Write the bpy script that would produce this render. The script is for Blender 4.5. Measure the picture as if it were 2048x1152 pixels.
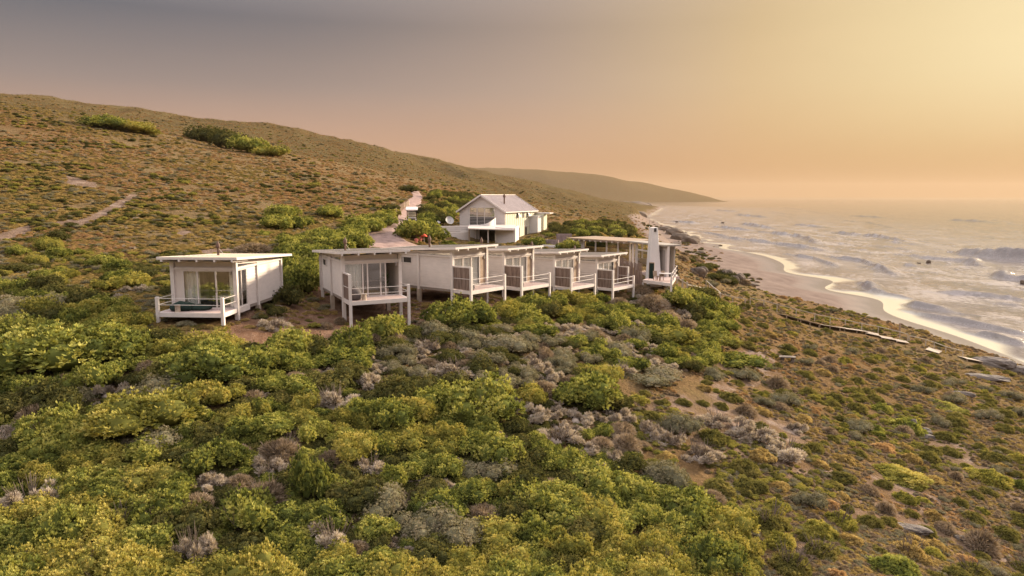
import bpy, bmesh, math, random
import numpy as np
from mathutils import Vector, Matrix, Euler
D = bpy.data
C = bpy.context.scene.collection
R = math.radians
for o in list(D.objects): D.objects.remove(o)
# ---------------------------------------------------------------- camera, sky, sun, exposure
FPX, PITCH, HC = 1405.0, R(7.383), 30.0          # focal length in pixels of the 2048 wide photo, pitch down, height above the sea
cam = D.cameras.new('camera'); cam.sensor_width = 36; cam.lens = 36*FPX/2048; cam.clip_start = .3; cam.clip_end = 90000
camo = D.objects.new('camera', cam); C.objects.link(camo)
camo.location = (0, 0, HC); camo.rotation_euler = (R(90)-PITCH, 0, 0)
S = bpy.context.scene; S.camera = camo
S.render.resolution_x, S.render.resolution_y = 1024, 576
S.render.engine = 'CYCLES'
S.cycles.use_denoising = True
S.cycles.max_bounces = 5; S.cycles.diffuse_bounces = 2; S.cycles.glossy_bounces = 3; S.cycles.transmission_bounces = 4
S.cycles.transparent_max_bounces = 6; S.cycles.volume_bounces = 1
S.view_settings.view_transform = 'Standard'; S.view_settings.look = 'None'; S.view_settings.gamma = 1
S.view_settings.use_curve_mapping = False; S.view_settings.exposure = 1.66
SUN_AZ, SUN_EL = R(58), R(17)                    # azimuth clockwise from +Y
sdir = Vector((math.sin(SUN_AZ)*math.cos(SUN_EL), math.cos(SUN_AZ)*math.cos(SUN_EL), math.sin(SUN_EL)))
sl = D.lights.new('sun', 'SUN'); sl.energy = 3.1; sl.angle = R(6); sl.color = (1.0, .84, .60)
so = D.objects.new('sun', sl); C.objects.link(so); so.location = (60, 40, 90)
so.rotation_euler = sdir.to_track_quat('Z', 'Y').to_euler()

def nd(nt, t, **kw):
    n = nt.nodes.new(t)
    for k, v in kw.items():
        if k.startswith('i_'):
            key = k[2:]
            n.inputs[int(key) if key.isdigit() else key.replace('_', ' ')].default_value = v
        else: setattr(n, k, v)
    return n
def mth(nt, op, a, b=None, clamp=False):
    n = nt.nodes.new('ShaderNodeMath'); n.operation = op; n.use_clamp = clamp
    for i, v in enumerate((a, b)):
        if v is None: continue
        if isinstance(v, (int, float)): n.inputs[i].default_value = v
        else: nt.links.new(v, n.inputs[i])
    return n.outputs[0]
def mixc(nt, f, a, b, mode='MIX'):
    n = nt.nodes.new('ShaderNodeMix'); n.data_type = 'RGBA'; n.blend_type = mode
    for s, v in ((n.inputs[0], f), (n.inputs[6], a), (n.inputs[7], b)):
        if isinstance(v, (int, float)): s.default_value = v
        elif isinstance(v, tuple): s.default_value = (*v[:3], 1)
        else: nt.links.new(v, s)
    return n.outputs[2]
def ramp(nt, f, stops, interp='LINEAR'):
    n = nt.nodes.new('ShaderNodeValToRGB'); n.color_ramp.interpolation = interp
    e = n.color_ramp.elements
    while len(e) < len(stops): e.new(.5)
    for el, (p, c) in zip(e, stops):
        el.position = p; el.color = (*c, 1) if isinstance(c, tuple) else (c, c, c, 1)
    nt.links.new(f, n.inputs[0]); return n.outputs[0]
def srgb(r, g, b):
    f = lambda v: (v/255/12.92 if v <= 10 else ((v/255+.055)/1.055)**2.4)
    return (f(r), f(g), f(b))

w = D.worlds.new('World'); S.world = w; w.use_nodes = True
nt = w.node_tree; nt.nodes.clear(); L = nt.links.new
sky = nd(nt, 'ShaderNodeTexSky', sky_type='NISHITA', sun_disc=False, sun_elevation=SUN_EL, sun_rotation=SUN_AZ, air_density=2.0, dust_density=5.0, ozone_density=1.5)
tc = nd(nt, 'ShaderNodeTexCoord'); nrm = nd(nt, 'ShaderNodeVectorMath', operation='NORMALIZE'); L(tc.outputs['Generated'], nrm.inputs[0])
sep = nd(nt, 'ShaderNodeSeparateXYZ'); L(nrm.outputs[0], sep.inputs[0])
el = mth(nt, 'MULTIPLY', mth(nt, 'MAXIMUM', sep.outputs[2], 0.0), 2.0)
# dusk sky away from the sun, by height; unseen upper sky brightened as fill
base = ramp(nt, el, [(0.0, srgb(202, 158, 132)), (.12, srgb(200, 168, 150)), (.28, srgb(146, 136, 135)), (.45, srgb(90, 100, 114)), (.66, (.38, .37, .40)), (1.0, (.82, .79, .80))])
GA = R(38); GE = R(8)
gd = (math.sin(GA)*math.cos(GE), math.cos(GA)*math.cos(GE), math.sin(GE))
dot = nd(nt, 'ShaderNodeVectorMath', operation='DOT_PRODUCT'); L(nrm.outputs[0], dot.inputs[0]); dot.inputs[1].default_value = gd
ang = mth(nt, 'DIVIDE', mth(nt, 'ARCCOSINE', mth(nt, 'MINIMUM', dot.outputs['Value'], .99999)), math.pi/2)
glow = ramp(nt, ang, [(0, 1.0), (.12, .95), (.25, .72), (.42, .38), (.6, .11), (.85, 0.0)], 'B_SPLINE')
gcol = ramp(nt, ang, [(0, srgb(243, 229, 184)), (.1, srgb(237, 216, 167)), (.22, srgb(231, 200, 148)), (.4, srgb(214, 182, 154)), (.7, srgb(190, 158, 145))])
c1 = mixc(nt, mth(nt, 'MULTIPLY', glow, ramp(nt, el, [(.5, 1.0), (.9, .35)])), base, gcol)
hor = ramp(nt, el, [(0, 1.0), (.06, .95), (.16, .45), (.3, 0.0)], 'B_SPLINE')
hcol = mixc(nt, glow, srgb(196, 148, 118), srgb(190, 143, 86))
c2 = mixc(nt, mth(nt, 'MULTIPLY', hor, .85), c1, hcol)
nz = nd(nt, 'ShaderNodeTexNoise', i_Scale=2.2, i_Detail=4.0); mp = nd(nt, 'ShaderNodeMapping', i_Scale=(1, 1, 5)); L(nrm.outputs[0], mp.inputs[0]); L(mp.outputs[0], nz.inputs[0])
c2 = mixc(nt, 1.0, c2, ramp(nt, nz.outputs[0], [(.3, .965), (.7, 1.03)]), 'MULTIPLY')
sk = mixc(nt, 1.0, sky.outputs[0], (.11, .1, .1), 'MULTIPLY')
fin = mixc(nt, .94, sk, c2)
bg = nd(nt, 'ShaderNodeBackground'); L(fin, bg.inputs[0])
L(mth(nt, 'MULTIPLY', ramp(nt, el, [(.56, .5), (1.0, 1.0)]), .66), bg.inputs[1])  # stronger above the view, added as soft fill light
wo = nd(nt, 'ShaderNodeOutputWorld'); L(bg.outputs[0], wo.inputs[0])

# ---------------------------------------------------------------- helpers: picking points, noise, terrain
def ray(px, py):
    a = (px-1024)/FPX; u = (576-py)/FPX
    return np.array([a, math.cos(PITCH)+u*math.sin(PITCH), u*math.cos(PITCH)-math.sin(PITCH)])
def W(px, py, Y):                                # the point at depth Y seen at a photo pixel
    d = ray(px, py); k = Y/d[1]; return np.array([d[0]*k, Y, HC+d[2]*k])
def px_of(X, Y, Z):
    Z = Z-HC; fw = Y*math.cos(PITCH)-Z*math.sin(PITCH); up = Y*math.sin(PITCH)+Z*math.cos(PITCH)
    fw = np.where(fw < .1, .1, fw)
    return 1024+FPX*X/fw, 576-FPX*up/fw
rs = np.random.RandomState(7)
_T = rs.rand(512, 512)
def vnoise(x, y):
    xi = np.floor(x).astype(int); yi = np.floor(y).astype(int); fx = x-xi; fy = y-yi
    fx = fx*fx*(3-2*fx); fy = fy*fy*(3-2*fy)
    a = _T[xi & 511, yi & 511]; b = _T[(xi+1) & 511, yi & 511]; c = _T[xi & 511, (yi+1) & 511]; d = _T[(xi+1) & 511, (yi+1) & 511]
    return (a*(1-fx)+b*fx)*(1-fy)+(c*(1-fx)+d*fx)*fy-.5
def fbm(x, y, o=4, g=.5):
    r = 0; a = 1
    for i in range(o): r = r+a*vnoise(x*2**i+17.3*i, y*2**i+9.1*i); a *= g
    return r
def sstep(a, b, x):
    t = np.clip((x-a)/(b-a), 0, 1); return t*t*(3-2*t)
# ground seen at photo pixels (px, py) at depth Y
CP = [(0,1152,19),(500,1152,20),(1024,1152,21.5),(1500,1152,24),(2048,1152,29),
 (0,900,26),(500,900,27),(1024,900,30),(1500,900,35),(2048,900,46),
 (0,750,33),(500,750,33.5),(1024,750,38.5),(1350,750,46),(1500,750,53),(1750,750,63),(2048,760,80),
 (1500,820,43),(1800,820,53),(2048,820,62),(0,820,29.5),
 (0,650,38.5),(315,649,39.8),(445,659,39.3),(560,612,46.5),(700,656,44),(817,655,45.6),(620,600,51),
 (941,632,49.7),(1009,620,52.6),(902,614,51.1),(1044,606,55.3),(1100,604,58),(1143,600,60.4),(1190,602,63.2),(1227,608,65),(1267,600,67.8),
 (840,590,56),(1200,650,55),(1350,640,62),(1500,650,72),(1700,700,78),(1560,630,84),
 (1330,585,72),(1360,575,76),(1450,600,86),(1400,553,100),(1500,580,114),(1600,603,109),(1700,628,104),(1800,658,98),(1900,694,92),(1990,724,87),
 (0,600,42.5),(0,560,47),(0,500,57),(0,400,77),(0,300,112),(0,212,180),(150,560,48),(250,500,60),(400,500,62),(640,500,66),
 (300,262,185),(300,350,107),(300,450,72),(450,300,178),(560,308,175),(500,430,84),(700,348,165),(600,400,104),(820,384,145),(750,470,84),(823,452,90),(760,490,78),
 (868,484,89),(950,489,94.5),(1028,489,93),(1036,477,107),(900,445,115),(870,400,135),(1000,514,78),(1090,514,80),(1180,500,84),(1250,505,86),(1100,470,104),(1180,450,130),(1230,470,112),(1260,460,132),
 (1340,500,112),(1290,482,140),(1265,452,215),(1150,425,220),(1000,390,250),(1248,432,350),(900,365,260),
 (0,186,560),(160,206,540),(340,236,500),(560,252,520),(750,292,620),(860,318,850),(940,336,900),(1050,362,900),(1150,383,900),(1230,402,950),(1285,424,1000),
 (1100,405,480),(900,345,450),(700,310,330),(560,300,260),(340,262,280),(0,215,290),(150,222,300),
 (1160,388,1500),(1300,411,1900),(1050,368,1500),(860,330,1500),(560,275,1200),(0,230,1200),(0,330,3000),(560,350,3000),(1024,385,3000),(1300,396,3300),(-200,330,3000),(800,350,2200),(1040,380,2200)]
Q = []
for px, py, Y in CP:
    p = W(px, py, Y); r = math.hypot(p[0], p[1]); Q.append((math.atan2(p[0], p[1]), math.log(r), (p[2]-HC)/r))
for az in (-.75, -.35, 0, .35, .75):
    for r, z in ((9, 17.6-.8*az), (4.5, 17.2-.8*az)): Q.append((az, math.log(r), (z-HC)/r))
Q = np.array(Q)
SC = np.array([2.4, 1.0])
def _k(d2): return np.where(d2 > 1e-12, .5*d2*np.log(np.maximum(d2, 1e-12)), 0)
P = Q[:, :2]*SC; n = len(P)
K = _k(((P[:, None]-P[None])**2).sum(-1))+np.eye(n)*2e-3
A = np.zeros((n+3, n+3)); A[:n, :n] = K; A[:n, n] = 1; A[:n, n+1:] = P; A[n:, :n] = A[:n, n:].T
wt = np.linalg.solve(A, np.concatenate([Q[:, 2], np.zeros(3)]))
def land(X, Y):
    r = np.maximum(np.hypot(X, Y), 4.5); az = np.clip(np.arctan2(X, Y), -.78, .78)
    out = wt[n]+wt[n+1]*az*SC[0]+wt[n+2]*np.log(r)*SC[1]
    for i in range(n):
        out = out+wt[i]*_k((az*SC[0]-P[i, 0])**2+(np.log(r)*SC[1]-P[i, 1])**2)
    return HC+out*r
_cy = [-400, 0, 60, 80, 90, 100, 110, 115, 125, 150, 220, 350, 600, 1000, 1900, 2600, 4000]
_cx = [85, 72, 68, 66, 63, 57, 48, 41, 33, 31, 38, 57, 100, 172, 385, 250, 250]
def crest(Y): return np.interp(Y, _cy, _cx)
def toe(Y): return crest(Y)+np.interp(Y, [0, 90, 150, 250, 350, 600, 1000], [12, 13, 26, 32, 28, 24, 14])
def coast(Y): return 4.5*np.sin(np.asarray(Y)/13.0+2*np.sin(np.asarray(Y)/37.0))*sstep(125, 215, np.asarray(Y, float))*(1-.3*sstep(300, 900, np.asarray(Y, float)))+np.interp(Y, [-400, 60, 122, 150, 185, 238, 290, 357, 440, 540, 760, 1000, 1900, 2600, 4000], [105, 88, 94, 98, 101, 110, 117, 126, 129, 138, 165, 188, 402, 270, 270])
def height(X, Y, rough=True):
    cr = crest(Y); X2 = np.minimum(X, cr)
    z = land(X2, Y)
    r = np.hypot(X, Y)
    if rough:
        z = z+fbm(X/9, Y/9, 4)*.35*sstep(15, 60, r)*np.clip(1-r/900, .2, 1)*sstep(0, 1, np.clip((r-15)/25, 0, 1))
        z = z+fbm(X/60+3, Y/90, 4)*np.clip((r-150)/500, 0, 1)*5*sstep(0, 60, cr-X)
        z = z-np.abs(fbm((X+.25*Y)/70, (Y+X*.4)/260, 4))*sstep(220, 700, r)*13*sstep(0, 60, cr-X)
        z = z+fbm(X/1.3, Y/1.3, 3)*.10
    tw = toe(Y); co = coast(Y)
    zb = np.clip((co-X)/np.maximum(co-tw, 6)*3.0, -4, 3.4)+fbm(X/14, Y/20, 2)*.25*sstep(0, 12, co-X)
    f = sstep(0, 1, (X-cr)/np.maximum(tw-cr, 1))
    zz = np.maximum(z, 3.2)
    return zz*(1-f)+zb*f
azs = np.concatenate([np.arange(-180, -42, 4.0), np.arange(-42, 42, .09), np.arange(42, 180.1, 4.0)])*math.pi/180
rr = np.exp(np.arange(math.log(4.5), math.log(3600), .0105))
AZ, RR = np.meshgrid(azs, rr)
GX, GY = RR*np.sin(AZ), RR*np.cos(AZ)
GZ = height(GX, GY)
def hgt(X, Y):                                   # ground height by bilinear look-up in the terrain sheet
    X = np.asarray(X, float); Y = np.asarray(Y, float)
    r = np.clip(np.hypot(X, Y), rr[0], rr[-1]*.999); a = np.arctan2(X, Y)
    fj = np.interp(a, azs, np.arange(len(azs))); fi = (np.log(r)-math.log(rr[0]))/.0105
    i = np.clip(np.floor(fi).astype(int), 0, len(rr)-2); j = np.clip(np.floor(fj).astype(int), 0, len(azs)-2)
    u = fi-i; v = fj-j
    return (GZ[i, j]*(1-v)+GZ[i, j+1]*v)*(1-u)+(GZ[i+1, j]*(1-v)+GZ[i+1, j+1]*v)*u
def hit(px, py, ymin=12, ymax=3000):             # where the view ray of a photo pixel meets the ground
    d = ray(px, py); ys = np.exp(np.linspace(math.log(ymin), math.log(ymax), 1500))
    X = d[0]/d[1]*ys; Z = HC+d[2]/d[1]*ys
    g = hgt(X, ys); b = np.nonzero(Z < g)[0]
    k = b[0] if len(b) else len(ys)-1
    return float(X[k]), float(ys[k]), float(g[k])
def hitv(px, py, n=420, ymin=13, ymax=1200):     # vectorised
    px = np.asarray(px, float); py = np.asarray(py, float)
    a = (px-1024)/FPX; u = (576-py)/FPX; dy = math.cos(PITCH)+u*math.sin(PITCH); dz = u*math.cos(PITCH)-math.sin(PITCH)
    res = np.full(px.shape, np.nan); prev = None
    ys = np.exp(np.linspace(math.log(ymin), math.log(ymax), n))
    for y in ys:
        k = (HC+dz/dy*y) < hgt(a/dy*y, np.full(px.shape, y))
        new = k & np.isnan(res); res[new] = y
    return a/dy*res, res
# ---------------------------------------------------------------- object helpers
def tag(o, label=None, cat=None, group=None, kind=None):
    if label: o['label'] = label
    if cat: o['category'] = cat
    if group: o['group'] = group
    if kind: o['kind'] = kind
    return o
def empty(name, loc, rz=0.0):
    o = D.objects.new(name, None); o.empty_display_size = .3; C.objects.link(o); o.location = loc; o.rotation_euler = (0, 0, rz); return o
def grid_mesh(name, X, Y, Z, mat, attrs=None, smooth=True):
    h, wd = X.shape
    me = D.meshes.new(name); nv = h*wd
    me.vertices.add(nv); co = np.stack([X, Y, Z], -1).reshape(-1).astype(np.float32); me.vertices.foreach_set('co', co)
    i, j = np.meshgrid(np.arange(h-1), np.arange(wd-1), indexing='ij'); a = (i*wd+j).ravel()
    f = np.stack([a, a+1, a+wd+1, a+wd], -1).astype(np.int32)
    nf = len(f); me.loops.add(nf*4); me.loops.foreach_set('vertex_index', f.ravel())
    me.polygons.add(nf); me.polygons.foreach_set('loop_start', np.arange(0, nf*4, 4, dtype=np.int32)); me.polygons.foreach_set('loop_total', np.full(nf, 4, np.int32))
    me.polygons.foreach_set('use_smooth', np.full(nf, smooth))
    me.update(calc_edges=True)
    for k, v in (attrs or {}).items():
        at = me.attributes.new(k, 'FLOAT', 'POINT'); at.data.foreach_set('value', v.ravel().astype(np.float32))
    me.materials.append(mat)
    o = D.objects.new(name, me); C.objects.link(o); return o
def newmat(name):
    m = D.materials.new(name); m.use_nodes = True; nt = m.node_tree; nt.nodes.clear()
    out = nt.nodes.new('ShaderNodeOutputMaterial'); b = nt.nodes.new('ShaderNodeBsdfPrincipled'); nt.links.new(b.outputs[0], out.inputs[0])
    return m, nt, b, out
def attr(nt, name): 
    n = nt.nodes.new('ShaderNodeAttribute'); n.attribute_name = name; return n.outputs['Fac']
def noise(nt, scale, detail=4, rough=.55, vec=None, sc=None):
    n = nd(nt, 'ShaderNodeTexNoise', i_Scale=scale, i_Detail=float(detail), i_Roughness=rough)
    if vec is None:
        g = nd(nt, 'ShaderNodeTexCoord'); vec = g.outputs['Object']
    if sc is not None:
        m = nd(nt, 'ShaderNodeMapping', i_Scale=sc); nt.links.new(vec, m.inputs[0]); vec = m.outputs[0]
    nt.links.new(vec, n.inputs[0]); return n.outputs[0]
def bump(nt, b, h, strength=.3, dist=.1):
    n = nd(nt, 'ShaderNodeBump', i_Strength=strength, i_Distance=dist); nt.links.new(h, n.inputs['Height']); nt.links.new(n.outputs[0], b.inputs['Normal'])

# ---------------------------------------------------------------- the ground
def pnpoly(px, py, poly):
    c = np.zeros(np.shape(px), bool); m = len(poly); j = m-1
    for i in range(m):
        xi, yi = poly[i]; xj, yj = poly[j]
        if yi != yj: c ^= ((yi > py) != (yj > py)) & (px < (xj-xi)*(py-yi)/(yj-yi)+xi)
        j = i
    return c
GPX, GPY = px_of(GX, GY, GZ)
infr = (GY > 5) & (GPX > -300) & (GPX < 2350)
wob = fbm(GX/3, GY/3, 3)*34
SOIL = [(455,600),(560,575),(600,570),(690,585),(800,560),(900,575),(1010,590),(1000,618),(930,650),(880,630),(830,668),(700,672),(640,705),(540,705),(455,668)]
BARE = [[(1570,985),(1640,960),(1700,1000),(1790,1010),(1800,1050),(1700,1060),(1640,1090),(1620,1160),(1520,1160),(1560,1060)],
        [(1700,960),(1800,940),(1880,1000),(1960,1040),(2048,1080),(2048,1160),(1960,1150),(1860,1080),(1760,1020)],
        [(1260,800),(1400,770),(1500,830),(1640,870),(1700,960),(1560,960),(1450,930),(1330,840)],
        [(1450,700),(1560,700),(1560,760),(1450,800),(1380,760)],
        [(1880,870),(2048,960),(2048,1010),(1930,960),(1860,900)]]
soil = (pnpoly(GPX+wob*.8, GPY+wob*.5, SOIL) & infr & (GY < 80)).astype(float)
bare = np.zeros(GX.shape)
for b in BARE: bare = np.maximum(bare, pnpoly(GPX+wob, GPY+wob*.8, b) & infr & (GY < 90))
far_left = [[(140,449),(200,421),(262,388),(280,392),(215,432),(165,454)],[(110,444),(150,440),(165,450),(115,454)],[(130,352),(195,368),(192,380),(135,368)],[(-20,474),(60,450),(64,462),(0,486)],[(355,465),(380,463),(380,470),(355,472)],[(400,500),(480,496),(480,512),(400,512)],[(140,352),(188,366),(186,376),(142,364)]]
for b in far_left: bare = np.maximum(bare, 4.0*(pnpoly(GPX+wob*.12, GPY+wob*.08, b) & infr & (GY > 30)))
sand = sstep(-1, 1, (GX-(crest(GY)+(toe(GY)-crest(GY))*.72)+fbm(GX/8, GY/8, 3)*14)/3)*(GY > 20)
sand = np.maximum(sand, (pnpoly(GPX+wob*.3, GPY+wob*.2, [(1255,430),(1300,428),(1420,520),(1420,560),(1370,520),(1330,492),(1300,492),(1275,455)]) & infr & (GY > 150)).astype(float))
m, nt, b, out = newmat('ground'); L = nt.links.new
geo = nd(nt, 'ShaderNodeNewGeometry')
n1 = noise(nt, .05, 6, .6); n2 = noise(nt, .6, 6, .62); n3 = noise(nt, 3.5, 5, .65); n4 = noise(nt, 14, 3, .6)
nf = noise(nt, .22, 8, .72)
scr = ramp(nt, nf, [(.28, (.08, .058, .026)), (.42, (.15, .105, .052)), (.52, (.215, .148, .08)), (.62, (.19, .142, .07)), (.75, (.28, .205, .13))])
scr = mixc(nt, ramp(nt, n1, [(.42, 0.0), (.6, 1.0)]), scr, mixc(nt, .5, scr, (.19, .10, .044)))
scr = mixc(nt, 1.0, scr, ramp(nt, n3, [(.3, .62), (.7, 1.25)]), 'MULTIPLY')
sol = ramp(nt, n2, [(.3, (.10, .052, .032)), (.5, (.19, .105, .065)), (.68, (.27, .17, .12))])
sol = mixc(nt, ramp(nt, n4, [(.55, 0.0), (.72, .7)]), sol, (.42, .32, .26))
bar = ramp(nt, n2, [(.3, (.14, .09, .062)), (.55, (.27, .185, .14)), (.7, (.40, .31, .26))])
bar = mixc(nt, ramp(nt, n4, [(.5, 0.0), (.6, .6)]), bar, (.13, .09, .06))
ns = noise(nt, .35, 4, .5, sc=(1, .3, 1))
snd = ramp(nt, ns, [(.3, (.175, .13, .11)), (.7, (.25, .19, .16))])
sp = nd(nt, 'ShaderNodeSeparateXYZ'); L(geo.outputs['Position'], sp.inputs[0])
wet = ramp(nt, mth(nt, 'ADD', mth(nt, 'MULTIPLY', sp.outputs[2], .5), mth(nt, 'MULTIPLY', ns, .3)), [(.28, 1.0), (.7, 0.0)])
wet = mth(nt, 'MULTIPLY', wet, attr(nt, 'sand'))
snd = mixc(nt, wet, snd, (.11, .08, .067))
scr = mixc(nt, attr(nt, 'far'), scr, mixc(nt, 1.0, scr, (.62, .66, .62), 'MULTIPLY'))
col = mixc(nt, attr(nt, 'soil'), scr, sol)
col = mixc(nt, mth(nt, 'MULTIPLY', attr(nt, 'bare'), ramp(nt, mth(nt, 'ADD', mth(nt, 'MULTIPLY', n2, .6), mth(nt, 'MULTIPLY', n3, .4)), [(.40, .1), (.56, .95)])), col, bar)
col = mixc(nt, attr(nt, 'sand'), col, snd)
L(col, b.inputs['Base Color'])
L(mth(nt, 'SUBTRACT', .9, mth(nt, 'MULTIPLY', wet, .5)), b.inputs['Roughness']); L(mth(nt, 'MULTIPLY', wet, .5), b.inputs['Specular IOR Level'])
hh = mth(nt, 'MULTIPLY', mth(nt, 'ADD', mth(nt, 'MULTIPLY', nf, 1.6), mth(nt, 'ADD', n3, mth(nt, 'MULTIPLY', n4, .3))), mth(nt, 'SUBTRACT', 1.0, mth(nt, 'MULTIPLY', attr(nt, 'sand'), .93)))
bump(nt, b, hh, .8, .35)
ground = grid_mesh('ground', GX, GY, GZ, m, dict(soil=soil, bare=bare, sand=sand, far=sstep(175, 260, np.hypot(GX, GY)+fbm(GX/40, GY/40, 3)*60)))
tag(ground, kind='structure')

# far headland across the bay
hx = np.linspace(-900, 2300, 260); hy = np.linspace(4300, 7600, 120)
HX, HY = np.meshgrid(hx, hy)
prof = np.interp(HX, [-900, -450, -228, 57, 340, 627, 911, 1160, 1338, 1400, 1450], [252, 250, 243, 233, 208, 179, 130, 87, 40, 8, -30])
yy = (HY-5000)/900
env = np.where(HY < 5000, sstep(-1, 0, (HY-5000)/700), 1-.5*sstep(0, 1, (HY-5000)/2600))
HZ = prof*env*1.0+fbm(HX/240, HY/300, 5)*18*env*np.clip(prof/120, 0, 1)-4
HZ = np.where(prof < 0, -20, HZ)
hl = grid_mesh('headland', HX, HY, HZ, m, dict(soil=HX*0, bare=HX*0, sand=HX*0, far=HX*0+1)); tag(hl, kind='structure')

# ---------------------------------------------------------------- the sea
sa = np.concatenate([np.arange(-14, 5, .5), np.arange(5, 39.5, .055), np.arange(40, 175, 5.0)])*math.pi/180
sr = np.concatenate([np.exp(np.arange(math.log(60), math.log(2200), .0052)), np.exp(np.linspace(math.log(2230), math.log(60000), 60))])
SA, SR = np.meshgrid(sa, sr)
SX, SY = SR*np.sin(SA), SR*np.cos(SA)
off = SX-coast(SY)                                # distance out from the water's edge
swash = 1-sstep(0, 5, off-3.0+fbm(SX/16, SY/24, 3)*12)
SZ = np.zeros(SX.shape); foam = np.zeros(SX.shape)
warp = fbm(SX/70, SY/110, 3)
amp0 = sstep(4, 60, off)*(1-sstep(1400, 2600, SR))
def breaker(cx, cy, ln, hgt_, wd, ang=-.26, fm=1.0, bow=.0):
    # a wave with a steep shoreward face, crest from (cx, cy) along its length
    global SZ, foam
    ca, sa_ = math.cos(ang), math.sin(ang)
    u = (SX-cx)*(-sa_)+(SY-cy)*ca; v = (SX-cx)*ca+(SY-cy)*sa_   # u along the crest, v out to sea
    v = v+warp*16+bow*(u/ln)**2+fbm(u/9+cx, v*0+cy, 3)*3
    e = np.clip(1-(np.abs(u)/ln)**2.5, 0, 1)*(1+.6*fbm(u/14+cy, u*0+cx, 3))
    h = np.where(v < 0, np.exp(-(v/(wd*.35))**2), np.exp(-(v/(wd*1.3))**2))
    k = e*h*hgt_*1.3
    SZ = np.maximum(SZ, SZ*.3+k)
    foam = np.maximum(foam, e*fm*np.exp(-((v+wd*.15)/(wd*.5))**2)*np.clip(1.1+1.2*fbm(SX/3, SY/5, 3), 0, 1.3))
def brk(x0, y0, x1, y1, h, wd, fm=1.0, bow=0.0):
    a = np.array(W(x0, y0, 1)); b_ = np.array(W(x1, y1, 1))
    def s0(px, py): d = ray(px, py); k = -HC/d[2]; return d[0]*k, d[1]*k
    ax, ay = s0(x0, y0); bx, by = s0(x1, y1)
    ang = math.atan2(-(bx-ax), (by-ay)); 
    if by < ay: ang = math.atan2((bx-ax), -(by-ay))
    breaker((ax+bx)/2, (ay+by)/2, math.hypot(bx-ax, by-ay)/2, h, wd, ang, fm, bow)
def brkline(pix, h, wd, fm=1.0):
    global SZ, foam
    P_ = []
    for px, py in pix: d = ray(px, py); k = -HC/d[2]; P_.append((d[0]*k, d[1]*k))
    P_ = np.array(P_); x0, x1, y0, y1 = P_[:, 0].min()-60, P_[:, 0].max()+60, P_[:, 1].min()-60, P_[:, 1].max()+60
    m = (SX > x0) & (SX < x1) & (SY > y0) & (SY < y1)
    if not m.any(): return
    X, Y = SX[m], SY[m]; X = X+warp[m]*5+fbm(X/6, Y/6, 3)*1.6; Y = Y+fbm(X/7+9, Y/7, 3)*1.6
    seg = np.hypot(*(P_[1:]-P_[:-1]).T); tot = seg.sum(); acc = 0; best = np.full(X.shape, 1e9); sv = np.zeros(X.shape); along = np.zeros(X.shape)
    for i in range(len(seg)):
        d = (P_[i+1]-P_[i])/seg[i]; nrm_ = np.array([-d[1], d[0]]); nrm_ = nrm_ if nrm_[0] > 0 else -nrm_   # towards the open sea
        u = np.clip((X-P_[i, 0])*d[0]+(Y-P_[i, 1])*d[1], 0, seg[i]); qx = X-P_[i, 0]-u*d[0]; qy = Y-P_[i, 1]-u*d[1]; ds = np.hypot(qx, qy)
        k = ds < best; best[k] = ds[k]; sv[k] = (np.sign(qx*nrm_[0]+qy*nrm_[1])*ds)[k]; along[k] = (acc+u)[k]; acc += seg[i]
    e = np.clip(np.minimum(along, tot-along)/(tot*.22)+.12, 0, 1)**.7*np.clip(1+.9*fbm(along/9+px, sv*0+h, 3), .25, 1.5)
    sh = np.where(sv < 0, np.exp(-(sv/(wd*.30))**2), np.exp(-(sv/(wd*1.1))**2)); e = e*(best < wd*4)
    SZ[m] = np.maximum(SZ[m], SZ[m]*.3+e*sh*h); foam[m] = np.maximum(foam[m], fm*np.clip(e*1.4, 0, 1)*np.exp(-((sv+wd*.12)/(wd*.5))**2)*np.clip(1.0+1.0*fbm(X/2.2, Y/3, 3), 0, 1.2))
brkline([(1648,513),(1717,523),(1750,538),(1785,551)],1.5,4); brkline([(1714,564),(1758,582),(1813,604),(1868,618),(1920,627)],1.7,4)
brkline([(1744,596),(1785,616),(1826,625),(1895,640),(1960,652),(2060,670)],1.1,3); brkline([(1664,465),(1710,470),(1758,475),(1826,486)],2.2,7,.25)
brkline([(1790,509),(1868,519),(1923,524),(1964,538)],1.8,6,.8); brkline([(1915,507),(1978,516),(2060,524),(2200,536)],4.6,10); brkline([(1975,551),(2005,559),(2060,563),(2160,575)],2.4,5)
brkline([(1338,443),(1397,447)],1.8,8,.4); brkline([(1424,454),(1510,462)],1.9,7,.5); brkline([(1485,448),(1550,458)],2.0,7,.4); brkline([(1518,464),(1593,474),(1640,488)],2.0,6,.6)
brkline([(1436,474),(1534,486),(1583,493),(1648,503)],1.4,5,.8); brkline([(1470,430),(1530,435)],2.2,10,.2); brkline([(1430,421),(1475,424)],2.2,12,.2); brkline([(1590,450),(1650,456)],1.9,8,.2); brkline([(1900,440),(1990,446)],1.8,10,.1); brkline([(1700,432),(1770,436)],1.8,10,.1)
brkline([(1955,668),(2000,676),(2060,694)],.9,3); brkline([(1560,508),(1620,518),(1670,534)],1.1,4,.9); brkline([(1395,462),(1440,470),(1490,484)],1.0,5,.9); brkline([(1880,585),(1960,592),(2060,604)],1.0,4,.3)
rs2 = np.random.RandomState(5)
for k in range(46):
    px = rs2.uniform(1330, 2060); py = rs2.uniform(415, 500) if k < 24 else rs2.uniform(500, 640)
    if py > 400+(px-1290)*.32: continue
    l = rs2.uniform(25, 70); brk(px-l, py-l*.16, px+l, py+l*.16, rs2.uniform(.3, .7), rs2.uniform(2.5, 5), rs2.uniform(0, .5))
rip = fbm(SX/5, SY/5+SX/14, 4)
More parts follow.
